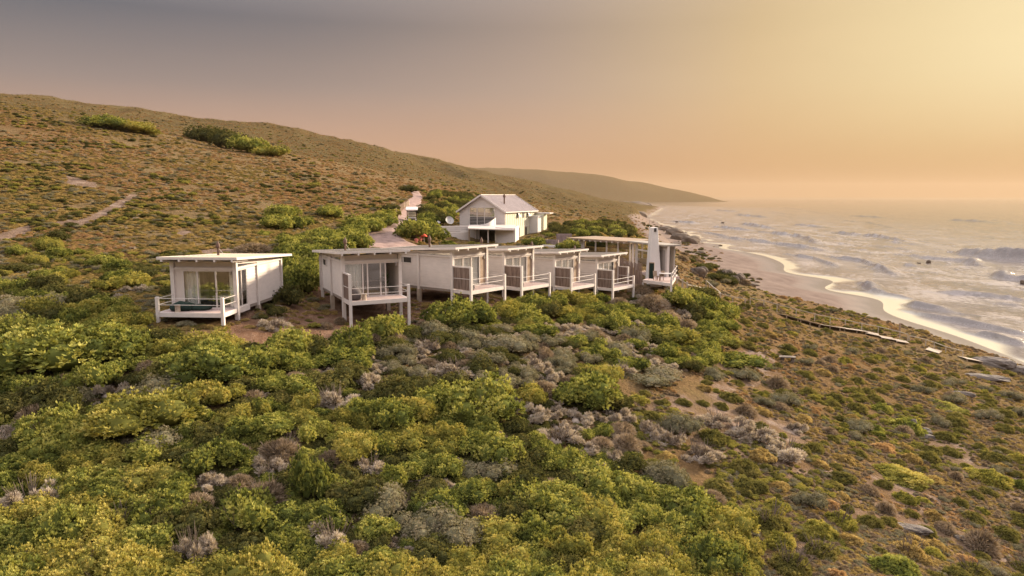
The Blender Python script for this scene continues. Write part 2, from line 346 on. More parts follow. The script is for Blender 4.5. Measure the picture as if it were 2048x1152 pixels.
SZ = SZ+amp0*(rip*.62+fbm(SX/22, SY/45, 3)*.5)*(1-.5*sstep(600, 1800, SR))
SZ = SZ*(1-swash)+swash*.02+.05+.10*sstep(2, -12, off)
SZ = np.where(SR > 2300, 0, SZ)
lw1 = 1-np.abs(fbm((off+warp*60)/34, SY/210+off/400, 3))*5.5; lw2 = 1-np.abs(fbm((off+warp*50)/15+40, SY/70, 3))*6.5
lines = np.clip(np.maximum(lw1, lw2*.9), 0, 1)*(1-sstep(120, 330+SR*.12, off))*np.clip(.55+1.6*fbm(SX/40, SY/70, 3), 0, 1)
foam = np.maximum(foam, lines*.55*(SR < 2300))
surf = (1-sstep(60, 420, off))*sstep(0, 20, off+8)
m, nt, b, out = newmat('sea'); L = nt.links.new
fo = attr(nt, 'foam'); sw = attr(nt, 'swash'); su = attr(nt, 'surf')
w1 = noise(nt, .055, 7, .62, sc=(1.0, .55, 1)); w2 = noise(nt, .5, 6, .65, sc=(1, .7, 1)); w3 = noise(nt, .012, 5, .6, sc=(1, .5, 1)); w4 = noise(nt, 2.2, 4, .6)
streak = mth(nt, 'MULTIPLY', ramp(nt, mth(nt, 'ADD', mth(nt, 'MULTIPLY', w1, .55), mth(nt, 'MULTIPLY', w2, .45)), [(.46, 0.0), (.56, 1.0)]), su)
ff = mth(nt, 'MAXIMUM', mth(nt, 'MULTIPLY', streak, .6), mth(nt, 'MULTIPLY', fo, ramp(nt, w4, [(.3, .6), (.6, 1.0)])), )
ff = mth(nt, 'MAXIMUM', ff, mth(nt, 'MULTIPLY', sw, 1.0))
wc = mixc(nt, w3, (.075, .056, .052), (.125, .095, .088))
col = mixc(nt, ff, wc, mixc(nt, sw, mixc(nt, fo, (.46, .39, .37), (.15, .122, .118)), (.58, .53, .42))); L(col, b.inputs['Base Color'])  # pale swash colour paints in the bright sky mirrored along the waterline
rg = mth(nt, 'ADD', mth(nt, 'MULTIPLY', ff, .28), .10); rg = mth(nt, 'MULTIPLY', rg, mth(nt, 'SUBTRACT', 1.0, mth(nt, 'MULTIPLY', sw, .6)))
L(rg, b.inputs['Roughness']); b.inputs['IOR'].default_value = 1.45; b.inputs['Specular IOR Level'].default_value = .9
hh = mth(nt, 'ADD', mth(nt, 'MULTIPLY', w1, 1.2), mth(nt, 'ADD', mth(nt, 'MULTIPLY', w2, .55), mth(nt, 'MULTIPLY', w4, .12)))
hh = mth(nt, 'MULTIPLY', hh, mth(nt, 'SUBTRACT', 1.0, mth(nt, 'MULTIPLY', sw, .96)))
bump(nt, b, hh, .85, .9)
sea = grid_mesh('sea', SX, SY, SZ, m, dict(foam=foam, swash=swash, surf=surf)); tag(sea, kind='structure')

# ---------------------------------------------------------------- haze
hz = bmesh.new(); bmesh.ops.create_cube(hz, size=1)
for v in hz.verts:
    v.co = Vector(((v.co.x)*18000+3000, v.co.y*16000+6500, -9 if v.co.z < 0 else 300))
me = D.meshes.new('haze'); hz.to_mesh(me); hz.free(); ho = D.objects.new('haze', me); C.objects.link(ho); tag(ho, kind='stuff'); ho['label'] = 'thin warm sea haze that fades the far headland'
ho['category'] = 'haze'
m = D.materials.new('haze'); m.use_nodes = True; m.node_tree.nodes.clear()
pv = m.node_tree.nodes.new('ShaderNodeVolumePrincipled'); oo = m.node_tree.nodes.new('ShaderNodeOutputMaterial'); m.node_tree.links.new(pv.outputs[0], oo.inputs['Volume'])
pv.inputs['Color'].default_value = (.56, .43, .32, 1); pv.inputs['Density'].default_value = 5.5e-5; pv.inputs['Anisotropy'].default_value = .2
me.materials.append(m)
# ---------------------------------------------------------------- materials for built things
def simple(name, c, rough=.6, spec=.4, var=0.0, vs=1.5, bs=0.0, bsc=20, metal=0.0, sc=None):
    m, nt, b, out = newmat(name)
    b.inputs['Roughness'].default_value = rough; b.inputs['Specular IOR Level'].default_value = spec; b.inputs['Metallic'].default_value = metal
    if var:
        n = noise(nt, vs, 5, .6, sc=sc)
        lo = tuple(v*(1-var) for v in c); hi = tuple(min(1, v*(1+var)) for v in c)
        nt.links.new(ramp(nt, n, [(.3, lo), (.7, hi)]), b.inputs['Base Color'])
    else: b.inputs['Base Color'].default_value = (*c, 1)
    if bs: bump(nt, b, noise(nt, bsc, 4, .6, sc=sc), bs, .02)
    return m
M = {}
M['paint'] = simple('white_paint', (.66, .585, .55), .55, .35, .07, 2.2)
M['siding'] = simple('painted_boards', (.64, .56, .52), .6, .3, .06, 1.6, .2, 30, sc=(1, 1, 3))
M['panel'] = simple('painted_panel', (.62, .53, .48), .6, .3, .06, .8)
M['batten'] = simple('cream_sheeting', (.64, .59, .43), .5, .4, .05, .7)
M['roof'] = simple('pale_roof_sheet', (.385, .335, .29), .5, .35, .08, .9, .1, 8, sc=(3, .4, 1))
M['hroof'] = simple('grey_roof_sheet', (.33, .27, .27), .45, .4, .12, .8)
M['deck'] = simple('weathered_deck', (.50, .37, .34), .7, .3, .16, 6, .3, 30, sc=(.5, 6, 1))
M['wood'] = simple('weathered_timber', (.34, .24, .17), .75, .3, .2, 3, .3, 30)
M['palewood'] = simple('pale_timber', (.40, .315, .25), .75, .3, .16, 3, .3, 30)
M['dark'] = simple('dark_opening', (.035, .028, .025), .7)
M['rust'] = simple('rusted_flue', (.13, .075, .055), .7, .3, .3, 9)
M['curtain'] = simple('curtain_cloth', (.80, .76, .74), .9, .1, .04, 3)
M['floor'] = simple('interior_floor', (.25, .2, .17), .7)
M['inner'] = simple('interior_wall', (.42, .37, .34), .8)
M['green'] = simple('dark_green_cloth', (.016, .030, .025), .9, .2, .2, 7)
M['greycloth'] = simple('grey_cloth', (.10, .085, .085), .9, .2, .2, 7)
M['linen'] = simple('bed_linen', (.62, .58, .56), .9, .1, .1, 9)
M['railwood'] = simple('bleached_rail_timber', (.44, .37, .30), .75, .3, .12, 3)
M['metal'] = simple('grey_metal', (.35, .32, .31), .4, .5, .1, 5, metal=.7)
M['plaster'] = simple('white_plaster', (.66, .61, .59), .8, .2, .05, .7, .15, 5)
M['road'] = simple('gravel', (.30, .205, .18), .95, .1, .28, 1.3, .7, 9)
M['red'] = simple('coral_cloth', (.72, .12, .07), .8, .2, .1, 6)
M['pink'] = simple('pink_blossom', (.62, .22, .18), .8, .2, .35, 9)
M['brick'] = simple('rough_stone_wall', (.27, .2, .19), .9, .1, .25, 3, .6, 12)
m, nt, b, out = newmat('reed'); L = nt.links.new
L(ramp(nt, noise(nt, 16, 4, .7, sc=(1, 1, .04)), [(.3, (.09, .058, .045)), (.5, (.23, .155, .125)), (.72, (.36, .27, .22))]), b.inputs['Base Color'])
b.inputs['Roughness'].default_value = .85; bump(nt, b, noise(nt, 22, 3, .6, sc=(1, 1, .04)), .8, .03); M['reed'] = m
m, nt, b, out = newmat('rock'); L = nt.links.new
rn = noise(nt, 1.1, 7, .65, sc=(1, 1, 2.5))
L(ramp(nt, rn, [(.3, (.08, .06, .048)), (.5, (.175, .14, .12)), (.7, (.27, .22, .195))]), b.inputs['Base Color']); b.inputs['Roughness'].default_value = .9
bump(nt, b, rn, 1.0, .3); M['rock'] = m
m, nt, b, out = newmat('dark_rock'); L = nt.links.new
rn = noise(nt, .5, 7, .7)
L(ramp(nt, rn, [(.3, (.045, .033, .026)), (.5, (.115, .08, .058)), (.7, (.21, .15, .11))]), b.inputs['Base Color']); b.inputs['Roughness'].default_value = .9
bump(nt, b, rn, 1.0, .5); M['darkrock'] = m
m = D.materials.new('window_glass'); m.use_nodes = True; nt = m.node_tree; nt.nodes.clear()
gl = nd(nt, 'ShaderNodeBsdfGlossy', i_Roughness=.03); tr = nd(nt, 'ShaderNodeBsdfTransparent'); tr.inputs[0].default_value = (.95, .96, .94, 1)
lw_n = nd(nt, 'ShaderNodeLayerWeight', i_Blend=.5); fz = mth(nt, 'ADD', mth(nt, 'MULTIPLY', mth(nt, 'POWER', lw_n.outputs['Facing'], 3.0), .75), .15); mx = nd(nt, 'ShaderNodeMixShader'); o_ = nd(nt, 'ShaderNodeOutputMaterial')
gl.inputs[0].default_value = (.9, .9, .9, 1)
nt.links.new(fz, mx.inputs[0]); nt.links.new(tr.outputs[0], mx.inputs[1]); nt.links.new(gl.outputs[0], mx.inputs[2]); nt.links.new(mx.outputs[0], o_.inputs[0]); M['glass'] = m

class MB:
    def __init__(s): s.v = []; s.f = []
    def add(s, vs, fs):
        k = len(s.v); s.v += [tuple(map(float, p)) for p in vs]; s.f += [tuple(i+k for i in f) for f in fs]; return s
    def box(s, x0, y0, z0, x1, y1, z1):
        return s.hexa([(x0,y0,z0),(x1,y0,z0),(x1,y1,z0),(x0,y1,z0),(x0,y0,z1),(x1,y0,z1),(x1,y1,z1),(x0,y1,z1)])
    def hexa(s, p): return s.add(p, [(3,2,1,0),(4,5,6,7),(0,1,5,4),(1,2,6,5),(2,3,7,6),(3,0,4,7)])
    def bar(s, a, b, t, h=None):                 # a square bar from a to b, t wide, h high
        h = h or t; a = np.array(a, float); b = np.array(b, float); d = b-a; d = d/(np.linalg.norm(d)+1e-9)
        up = np.array([0, 0, 1.]) if abs(d[2]) < .95 else np.array([0, 1., 0])
        r = np.cross(d, up); r /= np.linalg.norm(r); u = np.cross(r, d); r = r*t/2; u = u*h/2
        return s.hexa([a-r-u, a+r-u, b+r-u, b-r-u, a-r+u, a+r+u, b+r+u, b-r+u])
    def tube(s, a, b, r0, r1=None, n=8):
        r1 = r0 if r1 is None else r1; a = np.array(a, float); b = np.array(b, float); d = b-a; d = d/(np.linalg.norm(d)+1e-9)
        up = np.array([0, 0, 1.]) if abs(d[2]) < .95 else np.array([0, 1., 0])
        r = np.cross(d, up); r /= np.linalg.norm(r); u = np.cross(r, d)
        vs = [a+(r*math.cos(t)+u*math.sin(t))*r0 for t in np.arange(n)*2*math.pi/n]+[b+(r*math.cos(t)+u*math.sin(t))*r1 for t in np.arange(n)*2*math.pi/n]
        return s.add(vs, [(i, (i+1) % n, n+(i+1) % n, n+i) for i in range(n)]+[tuple(range(n))[::-1], tuple(range(n, 2*n))])
    def lathe(s, c, prof, n=14, sx=1, sy=1):
        k = []; c = np.array(c, float)
        for r, z in prof: k += [c+np.array([r*sx*math.cos(t), r*sy*math.sin(t), z]) for t in np.arange(n)*2*math.pi/n]
        fs = [(a*n+i, a*n+(i+1) % n, (a+1)*n+(i+1) % n, (a+1)*n+i) for a in range(len(prof)-1) for i in range(n)]
        return s.add(k, fs+[tuple(range(n))[::-1], tuple(range((len(prof)-1)*n, len(prof)*n))])
    def prism(s, poly, z0, z1):
        n = len(poly); vs = [(x, y, z0) for x, y in poly]+[(x, y, z1) for x, y in poly]
        return s.add(vs, [tuple(range(n))[::-1], tuple(range(n, 2*n))]+[(i, (i+1) % n, n+(i+1) % n, n+i) for i in range(n)])
    def lap(s, a, b, z0, z1, nrm, pitch=.19, t=.05):   # lapped boards between plan points a and b, facing nrm
        a = np.array(a, float); b = np.array(b, float); nv = np.array(nrm, float); n = max(1, round((z1-z0)/pitch)); h = (z1-z0)/n
        P3 = lambda p, o, z: (p[0]+nv[0]*o, p[1]+nv[1]*o, z)
        for i in range(n):
            zb = z0+i*h; zt = zb+h
            s.hexa([P3(a,-.03,zb),P3(b,-.03,zb),P3(b,t,zb),P3(a,t,zb),P3(a,-.03,zt),P3(b,-.03,zt),P3(b,.006,zt),P3(a,.006,zt)])
        return s
    def build(s, name, mat, parent=None, smooth=False, bevel=0):
        me = D.meshes.new(name); me.from_pydata(s.v, [], s.f); me.update()
        bm = bmesh.new(); bm.from_mesh(me); bmesh.ops.recalc_face_normals(bm, faces=bm.faces)
        if bevel: bmesh.ops.bevel(bm, geom=list(bm.edges), offset=bevel, segments=1, affect='EDGES')
        bm.to_mesh(me); bm.free()
        if smooth: me.polygons.foreach_set('use_smooth', [True]*len(me.polygons))
        me.materials.append(M[mat] if isinstance(mat, str) else mat)
        o = D.objects.new(name, me); C.objects.link(o)
        if parent is not None: o.parent = parent
        return o
def curtain_mb(x0, x1, y, z0, z1, amp=.05, axis='x'):
    n = max(6, int((x1-x0)/.05)); mb = MB(); vs = []
    for i in range(n+1):
        x = x0+(x1-x0)*i/n; o = amp*math.sin(i*1.9)+.02*math.sin(i*.7)
        p = (x, y+o) if axis == 'x' else (y+o, x)
        vs += [(*p, z0), (*p, z1)]
    return mb.add(vs, [(2*i, 2*i+2, 2*i+3, 2*i+1) for i in range(n)])

# ---------------------------------------------------------------- the guest cabins
CW, CD, CL, HR, HS, HF, HBm = 3.844, 1.79, 6.73, .917, 1.75, 2.80, 2.383
def cabin(pos, phi, label, no, rail_both=False, right_screen=False, slits=1, style='curtains'):
    X, Y, Z = pos; t = empty('cabin', pos, -R(phi)); tag(t, label, 'cabin', 'pale timber guest cabins on stilts')
    ca, sa_ = math.cos(R(phi)), math.sin(R(phi))
    def g(x, y): return float(hgt(X+x*ca+y*sa_, Y-x*sa_+y*ca))-Z-.25
    F0 = -.2                                      # underside of the floor
    # walls: lapped boards up to the beam, plain panel above it
    B = CD+CL; xl, xr = .05, CW-.05
    roofz = lambda y: 3.10-(y-1.0)*.44/8.35-.13-.13
    cor = style == 'corner'
    lw_ = MB().lap((xl, CD+.15), (xl, B-.1), F0, HBm-.06, (-1, 0)); lw_.build('wall', 'siding', t)
    y0 = CD+1.55 if cor else CD+.15
    MB().lap((xr, y0), (xr, B-.1), F0, HBm-.06, (1, 0)).build('wall', 'siding', t)
    MB().lap((xl+.1, B-.05), (xr-.1, B-.05), F0, HBm-.06, (0, 1)).build('wall', 'siding', t)
    MB().box(xl+.1, CD+.04, HBm+.07, xr-.1, CD+.10, roofz(CD)).build('wall', 'panel', t)
    for sx, x in ((-1, xl), (1, xr)):             # wedge between beam and roof: window in front, panel behind
        ws = CD+.12; we = CD+(2.45 if sx < 0 and slits < 2 else 3.3)
        zz = lambda y: roofz(y)+.05
        w_ = MB().hexa([(x-.03, we, HBm+.07), (x+.03, we, HBm+.07), (x+.03, B-.1, HBm+.07), (x-.03, B-.1, HBm+.07), (x-.03, we, zz(we)), (x+.03, we, zz(we)), (x+.03, B-.1, zz(B)), (x-.03, B-.1, zz(B))])
        w_.build('wall', 'panel', t)
        fr = MB(); fr.bar((x, we-.03, HBm+.07), (x, we-.03, zz(we)), .07); fr.bar((x, ws+.02, zz(ws)-.10), (x, we-.06, zz(we)-.10), .075, .2); fr.bar((x, (ws+we)/2, HBm+.07), (x, (ws+we)/2, zz(we)-.2), .04)
        fo_ = fr.build('clerestory_window', 'siding', t)
        MB().hexa([(x-.01, ws, HBm+.07), (x+.01, ws, HBm+.07), (x+.01, we-.06, HBm+.07), (x-.01, we-.06, HBm+.07), (x-.01, ws, zz(ws)-.2), (x+.01, ws, zz(ws)-.2), (x+.01, we-.06, zz(we)-.2), (x-.01, we-.06, zz(we)-.2)]).build('pane', 'glass', fo_)
    # posts, beams
    for x, y in ((0, CD), (CW, CD), (0, B), (CW, B), (0, CD+3.45), (CW, CD+(2.9))):
        zt = roofz(y)-.005; bot = g(x, y) if y in (CD, B) else F0-.02
        s_ = .095 if y != CD else .11
        MB().box(x-s_, y-s_, bot, x+s_, y+s_, zt if y == CD else HBm+.12).build('post', 'paint', t)
        if y not in (CD, B) : MB().box(x-.13, y-.13, min(F0-.05, g(x, y)), x+.13, y+.13, F0-.022).build('pier', 'palewood', t)
    bm_ = MB().box(.11, CD-.06, HBm-.07, CW-.11, CD+.05, HBm+.07); bm_.build('beam', 'paint', t)
    for x in (0, CW): MB().box(x-.075, CD+.11, HBm-.06, x+.075, B-.1, HBm+.07).build('beam', 'paint', t)
    # roof: thin sloping sheet with fascia, rafters under it
    x0, x1, yf, yb = -.5, CW+.5, 1.0, B+.85
    rz = lambda y: 3.10-(y-1.0)*.44/8.35
    r_ = MB()
    nrib = 22
    for i in range(nrib):
        xa = x0+.03+(x1-x0-.06)*i/nrib; xb = x0+.03+(x1-x0-.06)*(i+1)/nrib
        r_.hexa([(xa, yf+.03, rz(yf)-.05), (xb, yf+.03, rz(yf)-.05), (xb, yb-.03, rz(yb)-.05), (xa, yb-.03, rz(yb)-.05), (xa, yf+.03, rz(yf)-.012), (xb-.02, yf+.03, rz(yf)-.012), (xb-.02, yb-.03, rz(yb)-.012), (xa, yb-.03, rz(yb)-.012)])
        r_.hexa([(xb-.02, yf+.03, rz(yf)-.03), (xb, yf+.03, rz(yf)-.03), (xb, yb-.03, rz(yb)-.03), (xb-.02, yb-.03, rz(yb)-.03), (xb-.02, yf+.03, rz(yf)+.015), (xb, yf+.03, rz(yf)+.015), (xb, yb-.03, rz(yb)+.015), (xb-.02, yb-.03, rz(yb)+.015)])
    ro = r_.build('roof', 'roof', t)
    fa = MB().box(x0, yf, rz(yf)-.13, x1, yf+.03, rz(yf)+.02).box(x0, yb-.03, rz(yb)-.13, x1, yb, rz(yb)+.02)
    for xa in (x0, x1-.03): fa.hexa([(xa, yf+.03, rz(yf)-.13), (xa+.03, yf+.03, rz(yf)-.13), (xa+.03, yb-.03, rz(yb)-.13), (xa, yb-.03, rz(yb)-.13), (xa, yf+.03, rz(yf)+.02), (xa+.03, yf+.03, rz(yf)+.02), (xa+.03, yb-.03, rz(yb)+.02), (xa, yb-.03, rz(yb)+.02)])
    fa.build('fascia', 'paint', ro)
    for i in range(5):
        x = .02+(CW-.04)*i/4 if i else -.12
        if i == 4: x = CW+.12
        xx = -.2+(CW+.4)*i/4
        MB().bar((xx, yf-.01, rz(yf)-.195), (xx, CD+1.2, rz(CD+1.2)-.195), .10, .12).build('rafter', 'paint', ro)
    # flue with cowl and stay
    fx, fy = (1.15, 5.2) if no == 1 else (.95, 5.0)
    zf = rz(fy); f_ = MB().tube((fx, fy, zf-.02), (fx, fy, zf+.62), .075).lathe((fx, fy, zf+.5), [(.13, 0), (.14, .12), (.11, .24), (.05, .36), (.015, .44)], 10)
    ch = f_.build('chimney_flue', 'rust', t, smooth=False)
    MB().tube((fx, fy, zf+.5), (fx+.35, fy+.1, zf+.02), .014).build('stay', 'paint', ch)
    # deck: boards and edge beams
    d_ = MB()
    nb = 27
    for i in range(nb): d_.box(.06+(CW-.12)*i/nb, .06, -.03, .06+(CW-.12)*(i+1)/nb-.012, CD-.02, .0)
    d_.build('deck', 'deck', t)
    e_ = MB().box(.09, -.05, -.235, CW-.09, .05, .012).box(-.05, .09, -.235, .05, CD-.11, .012).box(CW-.05, .09, -.235, CW+.05, CD-.11, .012); e_.build('deck_edge', 'paint', t)
    MB().box(0, CD+.05, F0, CW, B-.12, -.04).build('floor', 'floor', t)
    for x, zt in ((0, HR if rail_both else HS), (CW, HR)):
        MB().box(x-.085, -.085, g(x, 0), x+.085, .085, zt).build('post', 'paint', t)
    # rails
    for z in (HR*.5, HR-.09):
        MB().tube((.08, 0, z), (CW-.08, 0, z), .018, n=6).build('rail', 'paint', t)
        MB().tube((CW, .08, z), (CW, CD-.1, z), .018, n=6).build('rail', 'paint', t)
        if rail_both: MB().tube((0, .08, z), (0, CD-.1, z), .018, n=6).build('rail', 'paint', t)
    def screen(x, y0, y1, nm='reed_screen'):
        s_ = MB()
        for k in range(int((y1-y0-.1)/.03)):
            yy_ = y0+.07+k*.03; s_.box(x-.018+.006*math.sin(k*2.3), yy_, .06, x+.018+.006*math.sin(k*2.3), yy_+.026, HS-.10-.015*abs(math.sin(k*1.7)))
        o = s_.build(nm, 'reed', t)
        MB().box(x-.045, y0+.05, HS-.09, x+.045, y1-.05, HS).build('screen_frame', 'paint', o); MB().box(x-.03, y0+.07, .83, x+.03, y1-.07, .87).build('screen_batten', 'paint', o)
    if not rail_both: screen(0, .04, CD-.06)
    if right_screen:
        MB().box(CW-.07, .55, -.02, CW+.07, .69, HS).build('post', 'paint', t); screen(CW, .69, CD-.06)
    # glazed front
    gy = CD+.02; zt = HBm-.07; xs = {'corner': (.12, .62, 1.5, 2.62, 3.72), 'open': (.12, 1.3, 1.62, 2.5, 2.84), 'curtains': (.12, 1.15, 2.1, 3.05)}[style]
    fr = MB().box(.11, gy-.03, zt-.10, CW-.11, gy+.03, zt).box(.11, gy-.03, -.0, CW-.11, gy+.03, .05)
    for x in xs: fr.box(x-.04, gy-.035, .05, x+.04, gy+.035, zt-.10)
    fo_ = fr.build('sliding_door', 'siding', t)
    for a, b_ in zip(xs[:-1], xs[1:]):
        if style == 'corner' and a < .3: continue
        MB().box(a+.04, gy-.008, .05, b_-.04, gy+.008, zt-.10).build('pane', 'glass', fo_)
    if style == 'corner':
        MB().box(.16, gy-.02, .05, .58, gy+.02, zt-.1).build('door_panel', 'panel', fo_)
        curtain_mb(.62, 1.5, CD+.22, .06, zt-.06).build('curtain', 'curtain', t); curtain_mb(3.35, 3.7, CD+.22, .06, zt-.06).build('curtain', 'curtain', t)
    elif style == 'open': curtain_mb(.15, 1.25, CD+.2, .06, zt-.06).build('curtain', 'curtain', t)
    elif style == 'curtains': curtain_mb(.15, 3.05, CD+.18, .06, zt-.06).build('curtain', 'curtain', t); MB().box(3.12, gy-.03, .05, CW-.13, gy+.03, zt-.1).build('door_panel', 'wood', fo_)
    if cor:                                        # glazed corner on the right wall
        c_ = MB().box(CW-.08, CD+.12, .0, CW-.02, CD+1.55, .08).box(CW-.08, CD+.12, HBm-.16, CW-.02, CD+1.55, HBm-.06)
        for y in (CD+.14, CD+.8, CD+1.5): c_.box(CW-.08, y-.03, .08, CW-.02, y+.03, HBm-.16)
        co_ = c_.build('side_window', 'paint', t); MB().box(CW-.06, CD+.17, .08, CW-.045, CD+1.47, HBm-.16).build('pane', 'glass', co_)
        MB().box(CW-.10, CD+.12, -.3, CW+.06, CD+1.6, -.001).build('sill_beam', 'paint', t)
    # small slit windows at the back of the left wall
    for k in range(slits if not cor else 0):
        y = B-1.55-k*.95; s_ = MB().box(-.012-.0, y, 1.72, .008, y+.85, 2.12)
        o = MB().box(-.035, y-.04, 1.68, .0, y, 2.16).box(-.035, y+.85, 1.68, 0, y+.89, 2.16).box(-.035, y, 2.12, 0, y+.85, 2.16).box(-.035, y, 1.68, 0, y+.85, 1.72).build('slit_window', 'paint', t)
        s_.build('pane', 'dark', o)
    MB().box(xs[-2]-.02, gy-.07, .95, xs[-2]+.02, gy-.035, 1.25).build('handle', 'metal', fo_)
    MB().tube((-.13, B+.05, roofz(B)), (-.13, B+.05, -.25), .035, n=6).build('downpipe', 'panel', t)
    MB().tube((x0+.02, yb+.05, rz(yb)-.10), (x1-.02, yb+.05, rz(yb)-.10), .055, n=8).build('gutter', 'panel', ro)
    MB().box(CW-.32, CD-.08, 2.0, CW-.22, CD-.01, 2.22).build('wall_lamp', 'metal', t)
    # inner back wall seen through the glass
    MB().box(.15, CD+3.9, -.03, CW-.15, CD+3.98, 2.5).build('partition', 'inner', t)
    return t, ca, sa_
CAB = [((-20.32, 39.8, 23.41), 3.95, 'leftmost cabin with open railed deck, glazed corner and dark green beanbag', dict(rail_both=True, style='corner')),
       ((-10.23, 44.0, 23.41), -26.6, 'second cabin from the left, half open glass doors on a high deck over bare earth', dict(style='open')),
       ((-2.92, 49.74, 23.31), -52.2, 'third cabin from the left, widest lapped side wall and two slit windows', dict(slits=2)),
       ((.76, 55.32, 22.83), -51.75, 'fourth cabin from the left, below the porch of the gabled house', {}),
       ((5.13, 60.44, 22.18), -51.4, 'fifth cabin from the left, reed screen and white curtains above dense shrubs', {}),
       ((9.44, 65.25, 21.48), -50.6, 'rightmost stilted cabin with reed screens on both sides of its deck', dict(right_screen=True))]
cab = []
for i, (p, ph, lb, kw) in enumerate(CAB): cab.append((cabin(p, ph, lb, i+1, **kw), p))
def on_cabin(i, x, y, z=0.0):
    (t, ca, sa_), p = cab[i]; return (p[0]+x*ca+y*sa_, p[1]-x*sa_+y*ca, p[2]+z)
def beanbag(name, loc, rx, ry, h, mat, label, group=None, cat='beanbag', rz=0):
    o = MB().lathe((0, 0, 0), [(.7, 0), (.95, .12*h), (1, .35*h), (.9, .62*h), (.62, .85*h), (.25, h)], 18, rx, ry).build(name, mat, smooth=True)
    o.location = loc; o.rotation_euler = (0, 0, rz); me = o.data
    for v in me.vertices:
        k = 1+.10*math.sin(v.co.x*9+v.co.y*5)+.06*math.sin(v.co.y*13); v.co.x *= k; v.co.y *= k; v.co.z *= 1-.08*math.sin(v.co.x*8)
    return tag(o, label, cat, group)
beanbag('beanbag', on_cabin(0, .95, .95, .0), .72, .55, .52, 'green', 'big dark green beanbag at the left end of the leftmost deck', rz=.2)
beanbag('beanbag', on_cabin(0, 1.95, 1.2, .0), .62, .42, .34, 'green', 'low dark green beanbag lying in front of the glass doors')
beanbag('beanbag', on_cabin(1, .55, .85, .0), .42, .5, .82, 'greycloth', 'tall charcoal beanbag seat behind the reed screen of the second deck')
for i, nm in ((2, 'third'), (3, 'fourth'), (4, 'fifth'), (5, 'rightmost')):
    beanbag('pouffe', on_cabin(i, .95, 1.0, .0), .44, .44, .40, 'greycloth', 'large round grey pouffe on the deck of the %s cabin' % nm, 'grey pouffes on the decks', 'pouffe')
    beanbag('pouffe', on_cabin(i, .38, .45, .0), .28, .28, .34, 'greycloth', 'small grey pouffe beside the reed screen of the %s cabin' % nm, 'grey pouffes on the decks', 'pouffe')
def stool(loc, label):
    o = MB().lathe((0, 0, 0), [(.17, 0), (.15, .08), (.14, .34), (.17, .38), (.17, .42)], 10).build('stool', 'palewood'); o.location = loc; tag(o, label, 'stool')
stool(on_cabin(0, 1.02, .3), 'pale wooden stump stool at the front rail of the leftmost deck')
stool(on_cabin(1, .98, .35), 'pale stump stool beside the charcoal beanbag')
bx, by, bz = on_cabin(0, 2.55, 4.2, -.03)
bd = empty('bed', (bx, by, bz), -R(3.95)); tag(bd, 'bed with patterned cover seen through the leftmost glass doors', 'bed')
MB().box(-.9, -1.0, .0, .9, 1.0, .32).build('bed_base', 'greycloth', bd); MB().box(-.92, -1.02, .32, .92, 1.02, .58).build('mattress', 'linen', bd, bevel=.05)
for sx in (-.45, .45): MB().box(sx-.33, .55, .58, sx+.33, .95, .74).build('pillow', 'linen', bd, bevel=.06)
MB().box(-.95, 1.03, 0, .95, 1.12, 1.15).build('headboard', 'linen', bd)
ps = empty('potted_plant', on_cabin(1, 3.1, 2.6, -.03)); tag(ps, 'tall potted plant inside the open doors of the second cabin', 'potted plant')
MB().lathe((0, 0, 0), [(.14, 0), (.2, .4), (.19, .42)], 10).build('pot', 'palewood', ps)
rl = random.Random(3); lv = MB()
for k in range(60):
    a = rl.uniform(0, 6.28); h0 = rl.uniform(.4, 1.2); r1 = rl.uniform(.15, .42); p = np.array([0, 0, h0]); q = np.array([r1*math.cos(a), r1*math.sin(a), h0+rl.uniform(.1, .5)]); s_ = np.array([-math.sin(a), math.cos(a), 0])*.04
    lv.add([p, (p+q)/2+s_, q, (p+q)/2-s_], [(0, 1, 2, 3)])
M['leafy'] = simple('house_plant_leaf', (.05, .08, .02), .6, .3, .3, 8)
lv.build('foliage', 'leafy', ps)

# ---------------------------------------------------------------- the gabled house with its annexes
HP = R(25); HW, HD = 7.7, 11.3
hb0 = W(1010, 423.4, 105.0); EZ = hb0[2]
hs = empty('beach_house', (hb0[0], hb0[1], 24.0), -HP); tag(hs, 'two storey gabled house with grey ridge roof above the cabins', 'house')
E0 = EZ-24.0; RG = E0+2.35; z0 = -1.0
def hl_(px, Y):                                    # plan position of a pixel column at depth Y, in the house's own frame
    p = W(px, 500, Y); dx, dy = p[0]-hb0[0], p[1]-hb0[1]; c, s_ = math.cos(HP), math.sin(HP)
    return (dx*c-dy*s_, dx*s_+dy*c)
g_ = MB().lap((-HW, 0), (0, 0), z0, E0, (0, -1), .22)
n = 10
for i in range(n):
    za = E0+(RG-E0)*i/n; zb = E0+(RG-E0)*(i+1)/n; wa = HW/2*(1-i/n); wb = HW/2*(1-(i+1)/n)
    g_.hexa([(-HW/2-wa, .03, za), (-HW/2+wa, .03, za), (-HW/2+wa, -.035, za), (-HW/2-wa, -.035, za), (-HW/2-wb, .03, zb), (-HW/2+wb, .03, zb), (-HW/2+wb, -.006, zb), (-HW/2-wb, -.006, zb)])
g_.build('wall', 'siding', hs)
MB().box(-.06, 0.06, z0, 0, HD, E0).build('wall', 'batten', hs); MB().box(-HW, .06, z0, -HW+.1, HD, E0).build('wall', 'siding', hs)
bk = MB().box(-HW+.1, HD-.1, z0, -.06, HD, E0).add([(-HW, HD, E0), (0, HD, E0), (-HW/2, HD, RG)], [(0, 1, 2)]); bk.build('wall', 'siding', hs)
bt = MB()
for k in range(15): bt.box(0, .15+k*.78, 1.5, .035, .15+k*.78+.07, E0-.02)
bt.box(0, .1, 1.38, .05, HD, 1.5); bt.build('batten', 'panel', hs)
rf = MB()
